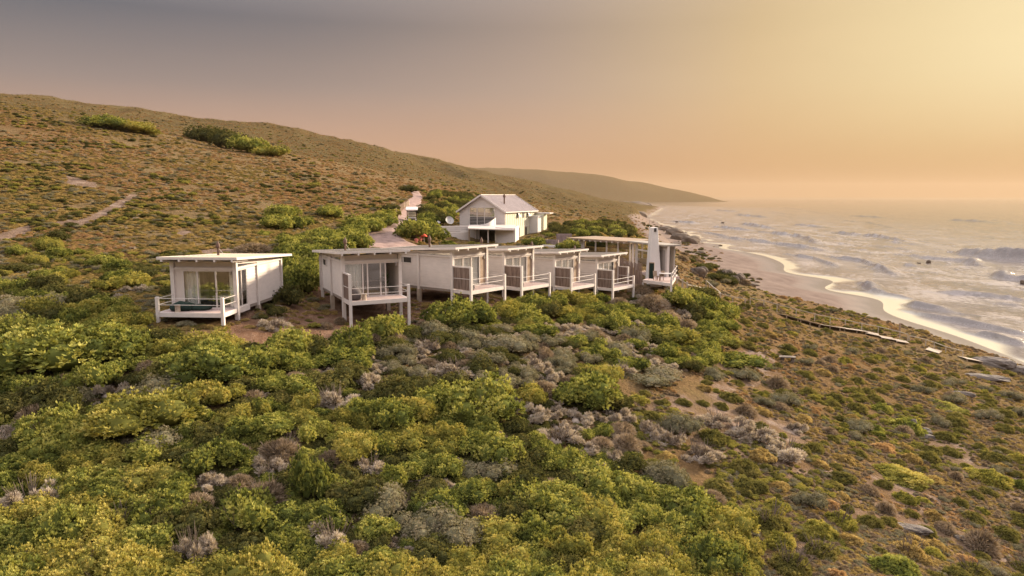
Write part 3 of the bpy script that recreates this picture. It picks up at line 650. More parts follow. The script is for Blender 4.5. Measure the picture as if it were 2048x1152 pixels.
for sx in (-1, 1):
    xe = -HW/2+sx*(HW/2+.35); ze = E0-.18; k = 26
    for i in range(k):
        ya = -.45+(HD+.9)*i/k; yb = ya+(HD+.9)/k
        rf.hexa([(xe, ya, ze), (-HW/2, ya, RG+.02), (-HW/2, yb, RG+.02), (xe, yb, ze), (xe, ya, ze+.11), (-HW/2, ya, RG+.13), (-HW/2, yb-.05, RG+.13), (xe, yb-.05, ze+.11)])
        rf.hexa([(xe, yb-.05, ze+.05), (-HW/2, yb-.05, RG+.07), (-HW/2, yb, RG+.07), (xe, yb, ze+.05), (xe, yb-.05, ze+.15), (-HW/2, yb-.05, RG+.17), (-HW/2, yb, RG+.17), (xe, yb, ze+.15)])
rfo = rf.build('roof', 'hroof', hs)
vg = MB().box(-HW/2-.12, -.5, RG+.12, -HW/2+.12, HD+.5, RG+.22)
for sx in (-1, 1):
    xe = -HW/2+sx*(HW/2+.38)
    for y in (-.5, HD+.46): vg.bar((xe, y+.02, E0-.1), (-HW/2, y+.02, RG+.1), .05, .24)
    vg.bar((xe, -.5, E0-.1), (xe, HD+.5, E0-.1), .07, .14)
vg.build('trim', 'paint', rfo)
MB().tube((-1.65, 3.2, E0+.6), (-1.65, 3.2, E0+2.15), .12).lathe((-1.65, 3.2, E0+2.1), [(.2, 0), (.22, .25), (.08, .5)], 10).build('chimney_flue', 'rust', rfo)
# big gable window
wx0, wx1, wz0, wz1 = -5.9, -1.7, E0-2.05, E0+.55
wf = MB().box(wx0-.14, -.10, wz0, wx0, -.01, wz1+.14).box(wx1, -.10, wz0, wx1+.14, -.01, wz1+.14).box(wx0, -.10, wz1, wx1, -.01, wz1+.14)
for x in (wx0+1.25, wx0+2.5): wf.box(x-.05, -.08, wz0, x+.05, -.02, wz1)
wf.box(wx0, -.07, wz0+1.2, wx1, -.025, wz0+1.28)
wo_ = wf.build('window', 'paint', hs)
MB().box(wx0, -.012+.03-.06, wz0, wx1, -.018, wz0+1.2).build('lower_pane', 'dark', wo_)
for a, b_ in ((wx0, wx0+1.2), (wx0+1.3, wx0+2.45), (wx0+3.0, wx1)): MB().box(a, -.045, wz0+1.28, b_, -.04, wz1).build('blind_or_dark_strip', 'inner', wo_)
MB().box(wx0, -.052, wz0+1.28, wx1, -.049, wz1).build('pane', 'glass', wo_)
# upper awning windows and lower windows on the lit side
for y, op in ((4.6, 1), (6.6, 0), (8.4, 1)):
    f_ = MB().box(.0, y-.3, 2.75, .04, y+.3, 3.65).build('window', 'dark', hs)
    if op: MB().hexa([(.06, y-.28, 3.62), (.06, y+.28, 3.62), (.09, y+.28, 3.64), (.09, y-.28, 3.64), (.42, y-.28, 2.95), (.42, y+.28, 2.95), (.45, y+.28, 2.98), (.45, y-.28, 2.98)]).build('open_sash', 'paint', f_)
for y in (4.9, 7.6):
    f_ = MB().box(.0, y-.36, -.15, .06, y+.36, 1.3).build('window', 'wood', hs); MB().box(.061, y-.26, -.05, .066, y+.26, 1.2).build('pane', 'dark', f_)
MB().box(.0, 9.2, z0, 1.4, 10.6, 2.9).box(-.0, 9.1, 2.9, 1.5, 10.7, 3.0).build('stair_tower', 'plaster', hs)
MB().box(.05, 11.3, E0-.5, 2.6, 12.9, E0-.36).build('canopy', 'paint', hs)
MB().box(.05, 11.2, z0, 1.6, 12.6, E0-.55).build('wall', 'batten', hs)
# annexes in front of the gable
def quadwall(pa, pb, zt, zb, name, mat, th=.2, parent=hs, zt2=None, lap=False):
    a = hl_(*pa); b_ = hl_(*pb); d = np.array(b_)-np.array(a); d /= np.linalg.norm(d); nn = np.array([d[1], -d[0]])
    if nn[1] > 0: nn = -nn
    if lap: return MB().lap(a, b_, zb, zt, nn, .24).build(name, mat, parent)
    o = -nn*th; zt2 = zt if zt2 is None else zt2
    return MB().hexa([(*a, zb), (*b_, zb), (b_[0]+o[0], b_[1]+o[1], zb), (a[0]+o[0], a[1]+o[1], zb), (*a, zt), (*b_, zt2), (b_[0]+o[0], b_[1]+o[1], zt2), (a[0]+o[0], a[1]+o[1], zt)]).build(name, mat, parent)
def zof(py, Y): return W(1000, py, Y)[2]-24.0
quadwall((872, 97), (940, 99), zof(463, 98), zof(497, 98), 'annex_wall', 'siding', lap=True)
quadwall((880, 98.6), (936, 100.5), zof(451.5, 99.5), zof(463, 98), 'annex_wall', 'siding', lap=True)
quadwall((990.7, 97), (1027.6, 94), zof(455.6, 95.5), zof(497, 95), 'annex_wall', 'siding', lap=True)
quadwall((1027.8, 94.1), (1035, 103), zof(455.6, 95.5), zof(497, 95), 'annex_wall', 'plaster')
quadwall((940, 102.5), (990, 101.5), zof(456, 102), zof(494, 98), 'annex_wall', 'inner')
A_ = hl_(936, 97.5); B_ = hl_(1028.5, 93.5); C_ = hl_(1031, 105); D_ = hl_(938, 104)
za = zof(457.3, 97.5)
MB().hexa([(*A_, za-.08), (*B_, za-.08), (*C_, za+.12), (*D_, za+.12), (*A_, za+.06), (*B_, za+.06), (*C_, za+.26), (*D_, za+.26)]).build('porch_roof', 'panel', hs)
for px, Y in ((938.5, 97.8), (976.5, 96.3)):
    a = hl_(px, Y); MB().box(a[0]-.07, a[1]-.07, zof(495, 97), a[0]+.07, a[1]+.07, za-.05).build('porch_post', 'wood' if px < 950 else 'siding', hs)
dr = MB()
for px in (951, 958, 970, 981, 987):
    a = hl_(px, 101.9); dr.box(a[0]-.06, a[1]-.05, zof(490, 98), a[0]+.06, a[1]+.05, za+.1)
pd = dr.build('porch_door', 'siding', hs)
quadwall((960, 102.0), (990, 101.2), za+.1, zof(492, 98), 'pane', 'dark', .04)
# curved balcony parapet
cp = MB(); N = 12; pts = []
for i in range(N+1):
    f = i/N; px = 962+29*f; a = hl_(px, 103.2-1.4*math.sin(f*math.pi)); zt = zof(449-13.5*f**1.7, 103); pts.append((a, zt))
for i in range(N):
    (a, z1_), (b_, z2_) = pts[i], pts[i+1]; zz_ = zof(453, 103)
    cp.hexa([(*a, zz_), (*b_, zz_), (b_[0], b_[1]+.15, zz_), (a[0], a[1]+.15, zz_), (*a, z1_), (*b_, z2_), (b_[0], b_[1]+.15, z2_), (a[0], a[1]+.15, z1_)])
cp.build('balcony_parapet', 'plaster', hs)
def dish(px, py, Y, r, tilt):
    p = W(px, py, Y); o = empty('satellite_dish', p, .5)
    pr = [(r*k/5, .22*r*(k/5)**2) for k in range(6)]
    a = MB(); n = 14; vs = []
    for rr_, z in pr: vs += [(rr_*math.cos(t), -math.cos(tilt)*z*1.0-math.sin(tilt)*rr_*math.sin(t)*.0+0, rr_*math.sin(t)) for t in np.arange(n)*2*math.pi/n]
    a.add(vs, [(k*n+i, k*n+(i+1) % n, (k+1)*n+(i+1) % n, (k+1)*n+i) for k in range(5) for i in range(n)]); a.build('reflector', 'metal', o, smooth=True).rotation_euler = (tilt, 0, 0)
    MB().tube((0, .05, -.1), (.15, .1, -r-.6), .035).tube((0, -.1, -.2), (0, -.5, .1), .02).build('arm', 'wood', o); return o
tag(dish(899, 441, 100, .62, -.5), 'round satellite dish on a bent arm left of the gable', 'satellite dish')
tag(dish(877, 444.5, 103, .28, -.9), 'small pale satellite dish behind the annex wall', 'satellite dish')
gt = empty('wooden_gate', W(872, 462, 98)); tag(gt, 'dark timber gate at the left end of the annex wall', 'gate')
MB().box(-.55, 0, -1.4, .5, .06, .4).build('gate_leaf', 'wood', gt); MB().box(-.65, -.02, .4, .6, .08, .5).build('top_rail', 'palewood', gt)
tf = empty('timber_screen', (*W(1082, 480, 118)[:2], float(hgt(*W(1082, 480, 118)[:2])))); tag(tf, 'brown timber screen standing right of the gabled house', 'screen')
for k in range(9): MB().box(-.55+k*.125, 0, -.2, -.55+k*.125+.1, .05, 2.2+.1*(k % 2)).build('board', 'wood', tf)

# ---------------------------------------------------------------- the dining pavilion with its tapered chimney
FZ = 21.7; RZ = 25.0
pa, pb, pc = W(1140, 500, 87.5)[:2], W(1262, 500, 80)[:2], W(1338, 500, 73)[:2]
dv = empty('dining_pavilion', (pb[0], pb[1], FZ)); tag(dv, 'long low flat roofed dining pavilion with glazed side beside the tall chimney', 'pavilion')
lo = lambda p: np.array(p[:2])-np.array(pb)
a, b_, c_ = lo(pa), lo(pb), lo(pc); nb1 = np.array([.74, .67])
H_ = RZ-FZ
def slab(p, q, back, z0_, z1_, name, mat, off0=0.0, parent=dv, dz=0.0):
    d = (q-p)/np.linalg.norm(q-p); nn = np.array([-d[1], d[0]]); nn = nn if nn @ nb1 > 0 else -nn
    P0 = p+nn*off0; Q0 = q+nn*off0; P1 = p+nn*back; Q1 = q+nn*back
    return MB().hexa([(*P0, z0_), (*Q0, z0_), (*Q1, z0_+dz), (*P1, z0_+dz), (*P0, z1_), (*Q0, z1_), (*Q1, z1_+dz), (*P1, z1_+dz)]).build(name, mat, parent)
slab(a, b_, 4.6, H_-.12, H_+.03, 'roof', 'wood', -.7)
slab(a, b_, 0, H_-.30, H_-.12, 'beam', 'paint', -.12)
d = (b_-a)/np.linalg.norm(b_-a); nn = np.array([-d[1], d[0]])
for k in range(11):
    p = a+(b_-a)*(k+.5)/11; MB().bar((*(p-nn*.78*1), H_-.2), (*(p+nn*.3), H_-.2), .11, .12).build('rafter', 'paint', dv)
slab(a, b_, 4.5, -.3, 0, 'floor', 'deck', 0)
slab(a, a+(b_-a)*.24, .15, 0, H_-.3, 'wall', 'panel', 0)
slab(a+(b_-a)*.24, b_, .2, 0, .9, 'wall', 'panel', 0)
for k in (.24, .44, .62, .8, .985):
    p = a+(b_-a)*k; MB().box(p[0]-.08, p[1]-.08, .9, p[0]+.08, p[1]+.08, H_-.3).build('post', 'paint', dv)
slab(a+(b_-a)*.245, b_, .05, .9, H_-.3, 'pane', 'glass', .03)
slab(a+(b_-a)*.25, b_, .34, H_-.95, H_-.32, 'blind_or_dark_strip', 'dark', .3)  # added dark strip, painting in the dim interior behind the glass
slab(a+(b_-a)*.0, b_, 4.3, 0, 1.0, 'wall', 'inner', 4.2)
for k in (.3, .55, .8, 1.0):
    p = a+(b_-a)*k+nn*4.4; MB().box(p[0]-.1, p[1]-.1, 0, p[0]+.1, p[1]+.1, H_-.12).build('post', 'paint', dv)
slab(b_, c_, 1.5, H_-.1, H_+.06, 'roof', 'roof', -.5); slab(b_, c_, 1.4, -.3, 0, 'floor', 'deck', -.1); slab(b_, c_, .0, -1.2, -.3, 'skirt', 'paint', -.1)
for k in (.06, .16, .5, .98): 
    p = b_+(c_-b_)*k; MB().box(p[0]-.13, p[1]-.13, 0, p[0]+.13, p[1]+.13, H_-.1).build('post', 'paint', dv)
slab(b_+(c_-b_)*.16, b_+(c_-b_)*.5, .12, H_-.95, H_-.8, 'beam', 'paint', 0)
slab(b_+(c_-b_)*.20, b_+(c_-b_)*.5, .12, 0, H_-.95, 'pane', 'glass', .08)
slab(b_+(c_-b_)*.3, b_+(c_-b_)*.9, 1.3, .0, H_-.15, 'wall', 'inner', 1.15)
f_ = slab(b_+(c_-b_)*.72, b_+(c_-b_)*.95, .14, 0, H_-.25, 'glazed_door', 'paint', .0)
slab(b_+(c_-b_)*.755, b_+(c_-b_)*.915, .0, .25, H_-.55, 'pane', 'inner', -.012, f_)
pw = lo(W(1113, 480, 91)[:2]); MB().box(pw[0], pw[1], 1.6, pw[0]+2.0, pw[1]+.4, H_+.25).build('stub_wall', 'brick', dv)
slab(lo(W(1084, 487, 88)[:2]), lo(W(1150, 487, 86)[:2]), .3, 1.5, 2.35, 'yard_wall', 'plaster', 0)
slab(lo(W(1084, 487, 90)[:2]), lo(W(1116, 487, 89)[:2]), .3, 2.3, 2.9, 'yard_wall', 'brick', 0)
# chimney: tapered, built as one hexahedron plus cap
ct = W(1302, 454, 74.5); cw_ = lambda px, py, Y: W(px, py, Y)
cb = empty('chimney_tower', (*W(1311, 540, 74)[:2], 21.0)); tag(cb, 'tall tapered white plaster chimney in front of the pavilion', 'chimney')
o0 = np.array([*W(1311, 540, 74)[:2], 21.0]); zt = W(1308, 455, 74)[2]; zb_ = 20.6
def q4(x0, y0, x1, y1, z): return x0, y0, x1, y1, z
fl, fr_, flT, frT = W(1298.6, 500, 73)[:2], W(1325.5, 500, 73.3)[:2], W(1302.6, 500, 73.4)[:2], W(1314.8, 500, 73.7)[:2]
bl, br, blT, brT = W(1291.5, 500, 74.6)[:2], W(1321, 500, 75)[:2], W(1297.2, 500, 74.4)[:2], W(1310, 500, 74.6)[:2]
P_ = lambda p, z: (p[0]-o0[0], p[1]-o0[1], z-o0[2])
MB().hexa([P_(fl, zb_), P_(fr_, zb_), P_(br, zb_), P_(bl, zb_), P_(flT, zt), P_(frT, zt), P_(brT, zt), P_(blT, zt)]).build('chimney_stack', 'plaster', cb, bevel=.03)
fm = (np.array(flT)*.45+np.array(frT)*.55); MB().box(fm[0]-o0[0]-.12, fm[1]-o0[1]-.10, zt-o0[2]-.42, fm[0]-o0[0]+.12, fm[1]-o0[1]+.1, zt-o0[2]-.05).build('smoke_opening', 'dark', cb)
MB().tube((fm[0]-o0[0]-.5, fm[1]-o0[1]+.5, zt-o0[2]), (fm[0]-o0[0]-.5, fm[1]-o0[1]+.5, zt-o0[2]+.8), .02).build('aerial', 'metal', cb)
# sun deck beyond with railing
sd = empty('sun_deck', (*W(1335, 550, 71)[:2], 21.7)); tag(sd, 'raised deck with white rail at the seaward end of the pavilion', 'deck')
so_ = np.array(W(1335, 550, 71)[:2])
L2 = lambda px, Y: np.array(W(px, 550, Y)[:2])-so_
dp = [L2(1286, 70.5), L2(1343, 67.5), L2(1354, 75.5), L2(1322, 77)]
MB().prism([tuple(p) for p in dp], -.16, 0).build('deck_floor', 'deck', sd)
eb = MB(); 
for i in range(3): eb.bar((*dp[i], -.14), (*dp[i+1], -.14), .09, .3)
eb.build('deck_edge', 'paint', sd)
for (p, q) in ((dp[1], dp[2]), (dp[2], dp[3])):
    for k in (0, .33, .66, 1): 
        r_ = p+(q-p)*k; MB().box(r_[0]-.06, r_[1]-.06, -.3, r_[0]+.06, r_[1]+.06, 1.05).build('post', 'paint', sd)
    for z in (.5, .95): MB().tube((*p, z), (*q, z), .025, n=6).build('rail', 'paint', sd)
for p in dp[:2]: MB().box(p[0]-.09, p[1]-.09, -1.9, p[0]+.09, p[1]+.09, -.3 if p is dp[0] else .35).build('post', 'paint', sd)
MB().box(dp[0][0]+2.3, dp[0][1]-.9, -1.3, dp[1][0]-.1, dp[1][1]+1.2, -.31).build('under_wall', 'plaster', sd)
pn = empty('standing_board', (*W(1303, 550, 70.2)[:2], 21.75), -.5); tag(pn, 'dark green standing board on the pavilion deck', 'board')
MB().box(-.24, -.03, .1, .24, .03, 1.72).build('panel', 'green', pn); MB().box(-.27, -.04, 1.66, .27, .04, 1.75).box(-.28, -.035, 0, -.24, .035, 1.66).box(.24, -.035, 0, .28, .035, 1.66).build('frame', 'wood', pn)
def chair(px, Y, rz, lb):
    t = empty('deck_chair', (*W(px, 550, Y)[:2], 21.74), rz); tag(t, lb, 'chair', 'dark chairs on the pavilion deck')
    MB().box(-.22, -.22, .42, .22, .22, .46).build('seat', 'wood', t); MB().hexa([(-.22, .2, .46), (.22, .2, .46), (.22, .24, .46), (-.22, .24, .46), (-.22, .3, .95), (.22, .3, .95), (.22, .34, .95), (-.22, .34, .95)]).build('backrest', 'wood', t)
    for sx in (-.2, .2):
        for sy in (-.2, .2): MB().bar((sx, sy, 0), (sx, sy, .42), .04).build('leg', 'wood', t)
chair(1313, 69.5, .4, 'dark chair between the green board and the table'); chair(1321, 69.6, -1.0, 'dark chair nearest the left end of the deck table')
tb = empty('deck_table', (*W(1331, 550, 69.4)[:2], 21.74), -.3); tag(tb, 'pale topped outdoor table at the corner of the deck', 'table')
MB().box(-.65, -.4, .7, .65, .4, .75).build('table_top', 'paint', tb)
for sx in (-.55, .55):
    for sy in (-.3, .3): MB().bar((sx, sy, 0), (sx, sy, .7), .05).build('leg', 'wood', tb)
# reed fence between the last cabin and the deck
def polefence(pts, h, name, label, mat='reed', step=.13, cat='fence', wig=.12, seed=1):
    r_ = random.Random(seed); mb = MB(); base = np.array(pts[0])
    for p, q in zip(pts[:-1], pts[1:]):
        p, q = np.array(p), np.array(q); L_ = np.linalg.norm(q-p); n = int(L_/step)
        for k in range(n):
            c = p+(q-p)*(k+r_.uniform(-.3, .3))/n; z = float(hgt(*c)); hh_ = h*(1+r_.uniform(-wig, wig)*.6)
            mb.tube((c[0]-base[0], c[1]-base[1], z-.2-21), (c[0]-base[0]+r_.uniform(-.05, .05), c[1]-base[1]+r_.uniform(-.05, .05), max(z, 20.8)+hh_-21), .045, .03, n=5)
    o = mb.build(name, mat); o.location = (base[0], base[1], 21); return tag(o, label, cat)
polefence([W(1239, 560, 73)[:2], W(1268, 560, 71)[:2], W(1285, 560, 70.2)[:2]], 2.55, 'reed_fence', 'tall rough pole fence between the rightmost cabin and the pavilion deck', step=.075)

# ---------------------------------------------------------------- road, cart, fences, boardwalk
cl = [(800,500,735,866),(785,483,733,815),(757,466,728,789),(785,449,770,803),(806,432,788,828),(818,415,801,843),(829,400,815,844),(834,392.8,824,845),(831,386,822,840),(829,382.5,822,838)]
vl, vr = [], []
for _, py, xl_, xr_ in cl:
    vl.append(hit(xl_, py, 40, 400)[:2]); vr.append(hit(xr_, py, 40, 400)[:2])
vl, vr = np.array(vl), np.array(vr)
ks = np.linspace(0, len(cl)-1, 160); ii = np.arange(len(cl)); us = np.linspace(0, 1, 26)
lx = np.stack([np.interp(ks, ii, vl[:, 0]), np.interp(ks, ii, vl[:, 1])], -1); rx = np.stack([np.interp(ks, ii, vr[:, 0]), np.interp(ks, ii, vr[:, 1])], -1)
rdX = lx[:, None, 0]*(1-us)+rx[:, None, 0]*us; rdY = lx[:, None, 1]*(1-us)+rx[:, None, 1]*us
rdZ = hgt(rdX, rdY)+.10-.12*(np.abs(us*2-1)**6)
tag(grid_mesh('road', rdX, rdY, rdZ, M['road']), kind='structure')
ROADPOLY = [tuple(p) for p in lx]+[tuple(p) for p in rx[::-1]]
fl_pts = [(721.5, 467), (738, 460), (754, 451.5), (769, 447.5), (779, 441.5), (788, 434), (798, 424.5), (808, 418), (818.5, 411.5)]
fw_ = [np.array(hit(px, py, 40, 400)) for px, py in fl_pts]
fe = empty('retaining_fence', fw_[0]); tag(fe, 'stepped fence of pale boards and posts along the uphill edge of the gravel road', 'fence')
k_ = 0
for i, (p, q) in enumerate(zip(fw_[:-1], fw_[1:])):
    n = max(1, int(round(np.linalg.norm(q[:2]-p[:2])/1.3))); h_ = .35+.09*min(i, 6)
    for j in range(n):
        a_ = p+(q-p)*j/n-fw_[0]; b2 = p+(q-p)*(j+1)/n-fw_[0]; zt = max(a_[2], b2[2])+h_
        MB().hexa([(a_[0], a_[1], a_[2]-.3), (b2[0], b2[1], b2[2]-.3), (b2[0]-.06, b2[1]+.02, b2[2]-.3), (a_[0]-.06, a_[1]+.02, a_[2]-.3), (a_[0], a_[1], zt), (b2[0], b2[1], zt), (b2[0]-.06, b2[1]+.02, zt), (a_[0]-.06, a_[1]+.02, zt)]).build('board', 'palewood', fe)
        MB().box(a_[0]-.03, a_[1]-.16, a_[2]-.3, a_[0]+.12, a_[1]-.02, zt+.12).build('post', 'wood', fe)
cx_, cy_, cz_ = hit(824, 446.5, 40, 400)
ct_ = empty('golf_cart', (cx_, cy_, cz_+.08), .12); tag(ct_, 'small open cart with pale canopy and windscreen parked on the gravel road', 'cart')
k = 1.12
MB().hexa([(-.6, -1.2, .3), (.6, -1.2, .3), (.6, 1.1, .3), (-.6, 1.1, .3), (-.5, -1.1, .75), (.5, -1.1, .75), (.6, 1.0, .85), (-.6, 1.0, .85)]).build('body', 'greycloth', ct_, bevel=.06)
MB().box(-.5, -1.16, .76, .5, -.9, .86).build('bonnet', 'paint', ct_, bevel=.03)
ct_.rotation_euler[0] = R(8)
MB().box(-.8, -1.0, 1.82, .8, 1.5, 1.93).build('canopy', 'linen', ct_, bevel=.03)
for sx in (-.62, .62):
    for y in (-.85, 1.0): MB().bar((sx, y, .7), (sx*1.02, y+.05, 1.84), .06).build('canopy_post', 'dark', ct_)
    MB().lathe((sx*.85, -1.19, .6), [(.02, -.05), (.09, -.02), (.02, .05)], 8).build('headlight', 'paint', ct_)
wf_ = MB().box(-.6, -.90, .85, .6, -.86, .92).box(-.6, -.9, 1.62, .6, -.86, 1.74).box(-.6, -.9, .92, -.56, -.86, 1.62).box(.56, -.9, .92, .6, -.86, 1.62).build('windscreen', 'dark', ct_); MB().box(-.56, -.885, .92, .56, -.875, 1.62).build('pane', 'glass', wf_)
for y in (-.2, .6): MB().box(-.5, y, .85, .5, y+.4, .95).box(-.5, y+.38, .95, .5, y+.46, 1.35).build('seat', 'linen', ct_)
for sx in (-.62, .62):
    for y in (-.8, .75):
        w_ = MB().tube((sx-.09, y, .25), (sx+.09, y, .25), .25, n=16).build('wheel', 'dark', ct_); MB().tube((sx-.1, y, .25), (sx+.1, y, .25), .11, n=10).build('rim', 'metal', w_)
ux, uy, uz = hit(848, 486, 40, 400)
um = empty('parasol', (ux, uy, uz)); tag(um, 'small coral red parasol beside the rounded bush at the road end', 'parasol')
MB().lathe((0, 0, .75), [(.42, 0), (.38, .11), (.26, .23), (.08, .31), (.02, .35)], 12).build('canopy', 'red', um, smooth=True); MB().tube((0, 0, -.1), (0, 0, 1.2), .03).build('pole', 'paint', um)
for i, (px, py, s_) in enumerate(((835, 470, .32), (841, 476, .28), (833, 479, .24))):
    x, y, z = hit(px, py+8, 40, 400); o = MB(); r_ = random.Random(i)
    for k in range(70):
        a1, b1 = r_.uniform(0, 6.28), r_.uniform(0, 1.4); d_ = np.array([math.cos(a1)*math.cos(b1), math.sin(a1)*math.cos(b1), math.sin(b1)+.1])*s_*r_.uniform(.8, 1.1)
        o.add([d_, d_+np.array([.09, 0, .03]), d_+np.array([.03, .03, .1])], [(0, 1, 2)]); o.add([d_, d_+np.array([0, .09, .03]), d_+np.array([-.08, .02, .06])], [(0, 1, 2)])
    o.tube((0, 0, -.3), (0, 0, s_*.8), s_*.4, s_*.5, 8)
    ob = o.build('flowering_plant', 'pink'); ob.location = (x, y, z+.25); tag(ob, ('topmost', 'right hand', 'lowest')[i]+' pink flowering plant of the cluster left of the red parasol', 'flowering plant', 'pink flowering plants by the road end')

def railing(pix, label, h=1.0, ropes=(1.0,), name='handrail_fence', sp=2.0, mat='railwood', tk=.08, depth=None):
    pts = [np.array(hit(px, py, 40, 300)) for px, py in pix]; t = empty(name, pts[0]); tag(t, label, 'handrail')
    allp = []
    for i, (p, q) in enumerate(zip(pts[:-1], pts[1:])):
        n = max(1, int(round(np.linalg.norm(q[:2]-p[:2])/sp)))
        allp += [p+(q-p)*j/n for j in range(n)]
    allp.append(pts[-1])
    allp = [np.array([p[0], p[1], float(hgt(p[0], p[1]))])-pts[0] for p in allp]
    for p in allp: MB().box(p[0]-tk/2, p[1]-tk/2, p[2]-.3, p[0]+tk/2, p[1]+tk/2, p[2]+h+.05).build('post', mat, t)
    for z in ropes:
        for p, q in zip(allp[:-1], allp[1:]): MB().bar(p+np.array([0, 0, z*h]), q+np.array([0, 0, z*h]), .07, .085).build('rail', mat, t)
    return t
railing([(1354, 570), (1364.6, 577), (1374, 583)], 'rope rail on three stout posts going down from the pavilion deck', 1.0, (.8,), sp=30, tk=.17)
railing([(1374, 584), (1440, 600), (1490, 611)], 'pale handrail from the deck steps down through the green shrubs', .8, (1.0,))
railing([(1500, 612), (1553.7, 624), (1629, 643), (1690, 655), (1756, 668), (1799, 679), (1815, 684)], 'handrail beside the long boardwalk on the right slope', 1.0, (1.0,), sp=2.6)
railing([(1818, 684), (1851, 693), (1868, 698), (1891, 707), (1925, 716)], 'thin handrail below the boardwalk end above the beach', .85, (1.0,))
railing([(1412, 574), (1441, 600)], 'short sloping rail crossing behind the green shrubs', .8, (1.0,), sp=1.6)
PATHS = []
def walk(pix, label, wd=1.7):
    PATHS.append([hit(px, py, 40, 300)[:2] for px, py in pix])
    pts = [np.array(hit(px, py, 40, 300)) for px, py in pix]; t = empty('boardwalk', pts[0]); tag(t, label, 'boardwalk')
    mb = MB(); bmb = MB()
    for p, q in zip(pts[:-1], pts[1:]):
        L_ = np.linalg.norm(q[:2]-p[:2]); n = max(1, int(L_/.16)); d = (q-p)/np.linalg.norm((q-p)[:2]); nn = np.array([-d[1], d[0], 0])*wd/2
        for j in range(n):
            a_ = p+(q-p)*j/n-pts[0]+np.array([0, 0, .17]); b2 = p+(q-p)*(j+.88)/n-pts[0]+np.array([0, 0, .17])
            mb.hexa([a_-nn, b2-nn, b2+nn, a_+nn, a_-nn+[0, 0, .04], b2-nn+[0, 0, .04], b2+nn+[0, 0, .04], a_+nn+[0, 0, .04]])
        for s_ in (-1, 1): bmb.bar(p-pts[0]+nn*s_*.7+[0, 0, .13], q-pts[0]+nn*s_*.7+[0, 0, .13], .06, .05)
        for j in range(0, int(L_/2)+1):
            for s_ in (-1, 1): c = p+(q-p)*j*2/L_-pts[0]+nn*s_*.9; bmb.box(c[0]-.05, c[1]-.05, c[2]-.5, c[0]+.05, c[1]+.05, c[2]+.14)
    mb.build('planks', 'palewood', t); bmb.build('bearer', 'wood', t)
walk([(1563, 632), (1590, 640), (1629, 650), (1680, 658), (1728, 665)], 'long pale plank boardwalk descending the right slope')
walk([(1730, 667), (1758, 673)], 'second short boardwalk step after the long walk'); walk([(1760, 676), (1788, 681)], 'third boardwalk step before the lowest one'); walk([(1790, 683), (1815, 687)], 'lowest boardwalk step beside the handrail posts')
walk([(1854, 700), (1881, 708)], 'short detached boardwalk piece below the handrail'); walk([(1925, 718), (1956, 724)], 'last boardwalk piece near the rock ledge')
x, y, z = hit(1799, 664, 40, 300); o = MB().box(-.09, -.09, -.4, .09, .09, 1.1).box(-.09, -.09, 1.1, .05, .05, 1.25).build('marker_post', 'wood'); o.location = (x, y, z); tag(o, 'single dark post standing above the beach at the boardwalk', 'post')
x, y, z = hit(1574, 722, 30, 300); sl_ = empty('stone_bench', (x, y, z), -.2); tag(sl_, 'flat pale slab bench standing in low scrub on the right slope', 'bench')
MB().hexa([(-.75, -.35, .34), (.65, -.4, .34), (.75, .3, .34), (-.6, .35, .34), (-.75, -.35, .42), (.65, -.4, .42), (.75, .3, .42), (-.6, .35, .42)]).build('slab', 'rock', sl_, bevel=.02)
for sx in (-.4, .45): MB().box(sx-.12, -.2, -.2, sx+.12, .2, .34).build('support', 'rock', sl_, bevel=.02)

# ---------------------------------------------------------------- rocks
_ico = None
def rockmesh(seed, mat, flat=.5, rough=.35, sub=4, layer=False):
    bm = bmesh.new(); bmesh.ops.create_icosphere(bm, subdivisions=sub, radius=1)
    co = np.array([v.co for v in bm.verts]); n1 = fbm(co[:, 0]*1.3+seed*3.1+co[:, 2], co[:, 1]*1.3+seed*1.7-co[:, 2]*.6, 5)
    k = 1+n1*rough*1.6; co = co*k[:, None]; co = np.sign(co)*np.abs(co)**.85; co[:, 2] *= flat
    if layer: co[:, 2] = co[:, 2]*.3+.7*np.round(co[:, 2]/.14)*.14
    for v, c in zip(bm.verts, co): v.co = c
    me = D.meshes.new('rock'); bm.to_mesh(me); bm.free(); me.materials.append(M[mat])
    me.polygons.foreach_set('use_smooth', [sub >= 4 and not layer]*len(me.polygons)); return me
def rock(px, py, w_px, h_m, label, mat='rock', seed=1, ymax=3000, asp=.6, rz=0.0, group=None, name='rock', sink=.25, layer=False, Y=None, zz=None):
    if Y is None: x, y, z = hit(px, py, 12, ymax)
    else: x, y, z = W(px, py, Y); z = zz
    wm = w_px*y/FPX/2; o = D.objects.new(name, rockmesh(seed, mat, 1.0, layer=layer)); C.objects.link(o)
    o.location = (x, y, z+h_m*(.5-sink)); o.scale = (wm, wm*asp, h_m/1.6); o.rotation_euler = (0, 0, rz); return tag(o, label, 'rock', group)
for i, (px, py, w_, h_) in enumerate(((1852, 862, 17, .22), (1853, 869, 20, .22), (1856, 877, 24, .24), (1831, 866, 13, .22))):
    rock(px, py, w_, h_, ('highest pale flat boulder', 'second pale flat boulder from the top', 'largest pale flat boulder at the bottom', 'pale flat boulder left')[i]+' of the stack beside the domed green bush', seed=i+3, asp=.8, sink=.15, name='boulder')
rock(1826, 858, 12, .75, 'upright pale boulder between grey brush and domed green bush', seed=9, asp=.8, name='boulder')
rock(1818, 1062, 84, .30, 'flat grey layered rock slab in the bare ground at lower right', seed=11, asp=.42, rz=-.25, layer=True, sink=.36, name='rock_slab')
rock(1935, 1084, 56, .28, 'flat grey rock slab near the right edge below the bare soil', seed=12, asp=.4, rz=-.3, layer=True, sink=.36, name='rock_slab')
rock(1618, 1001, 22, .3, 'small angular grey stone between two mat shrubs', seed=13, asp=.6)
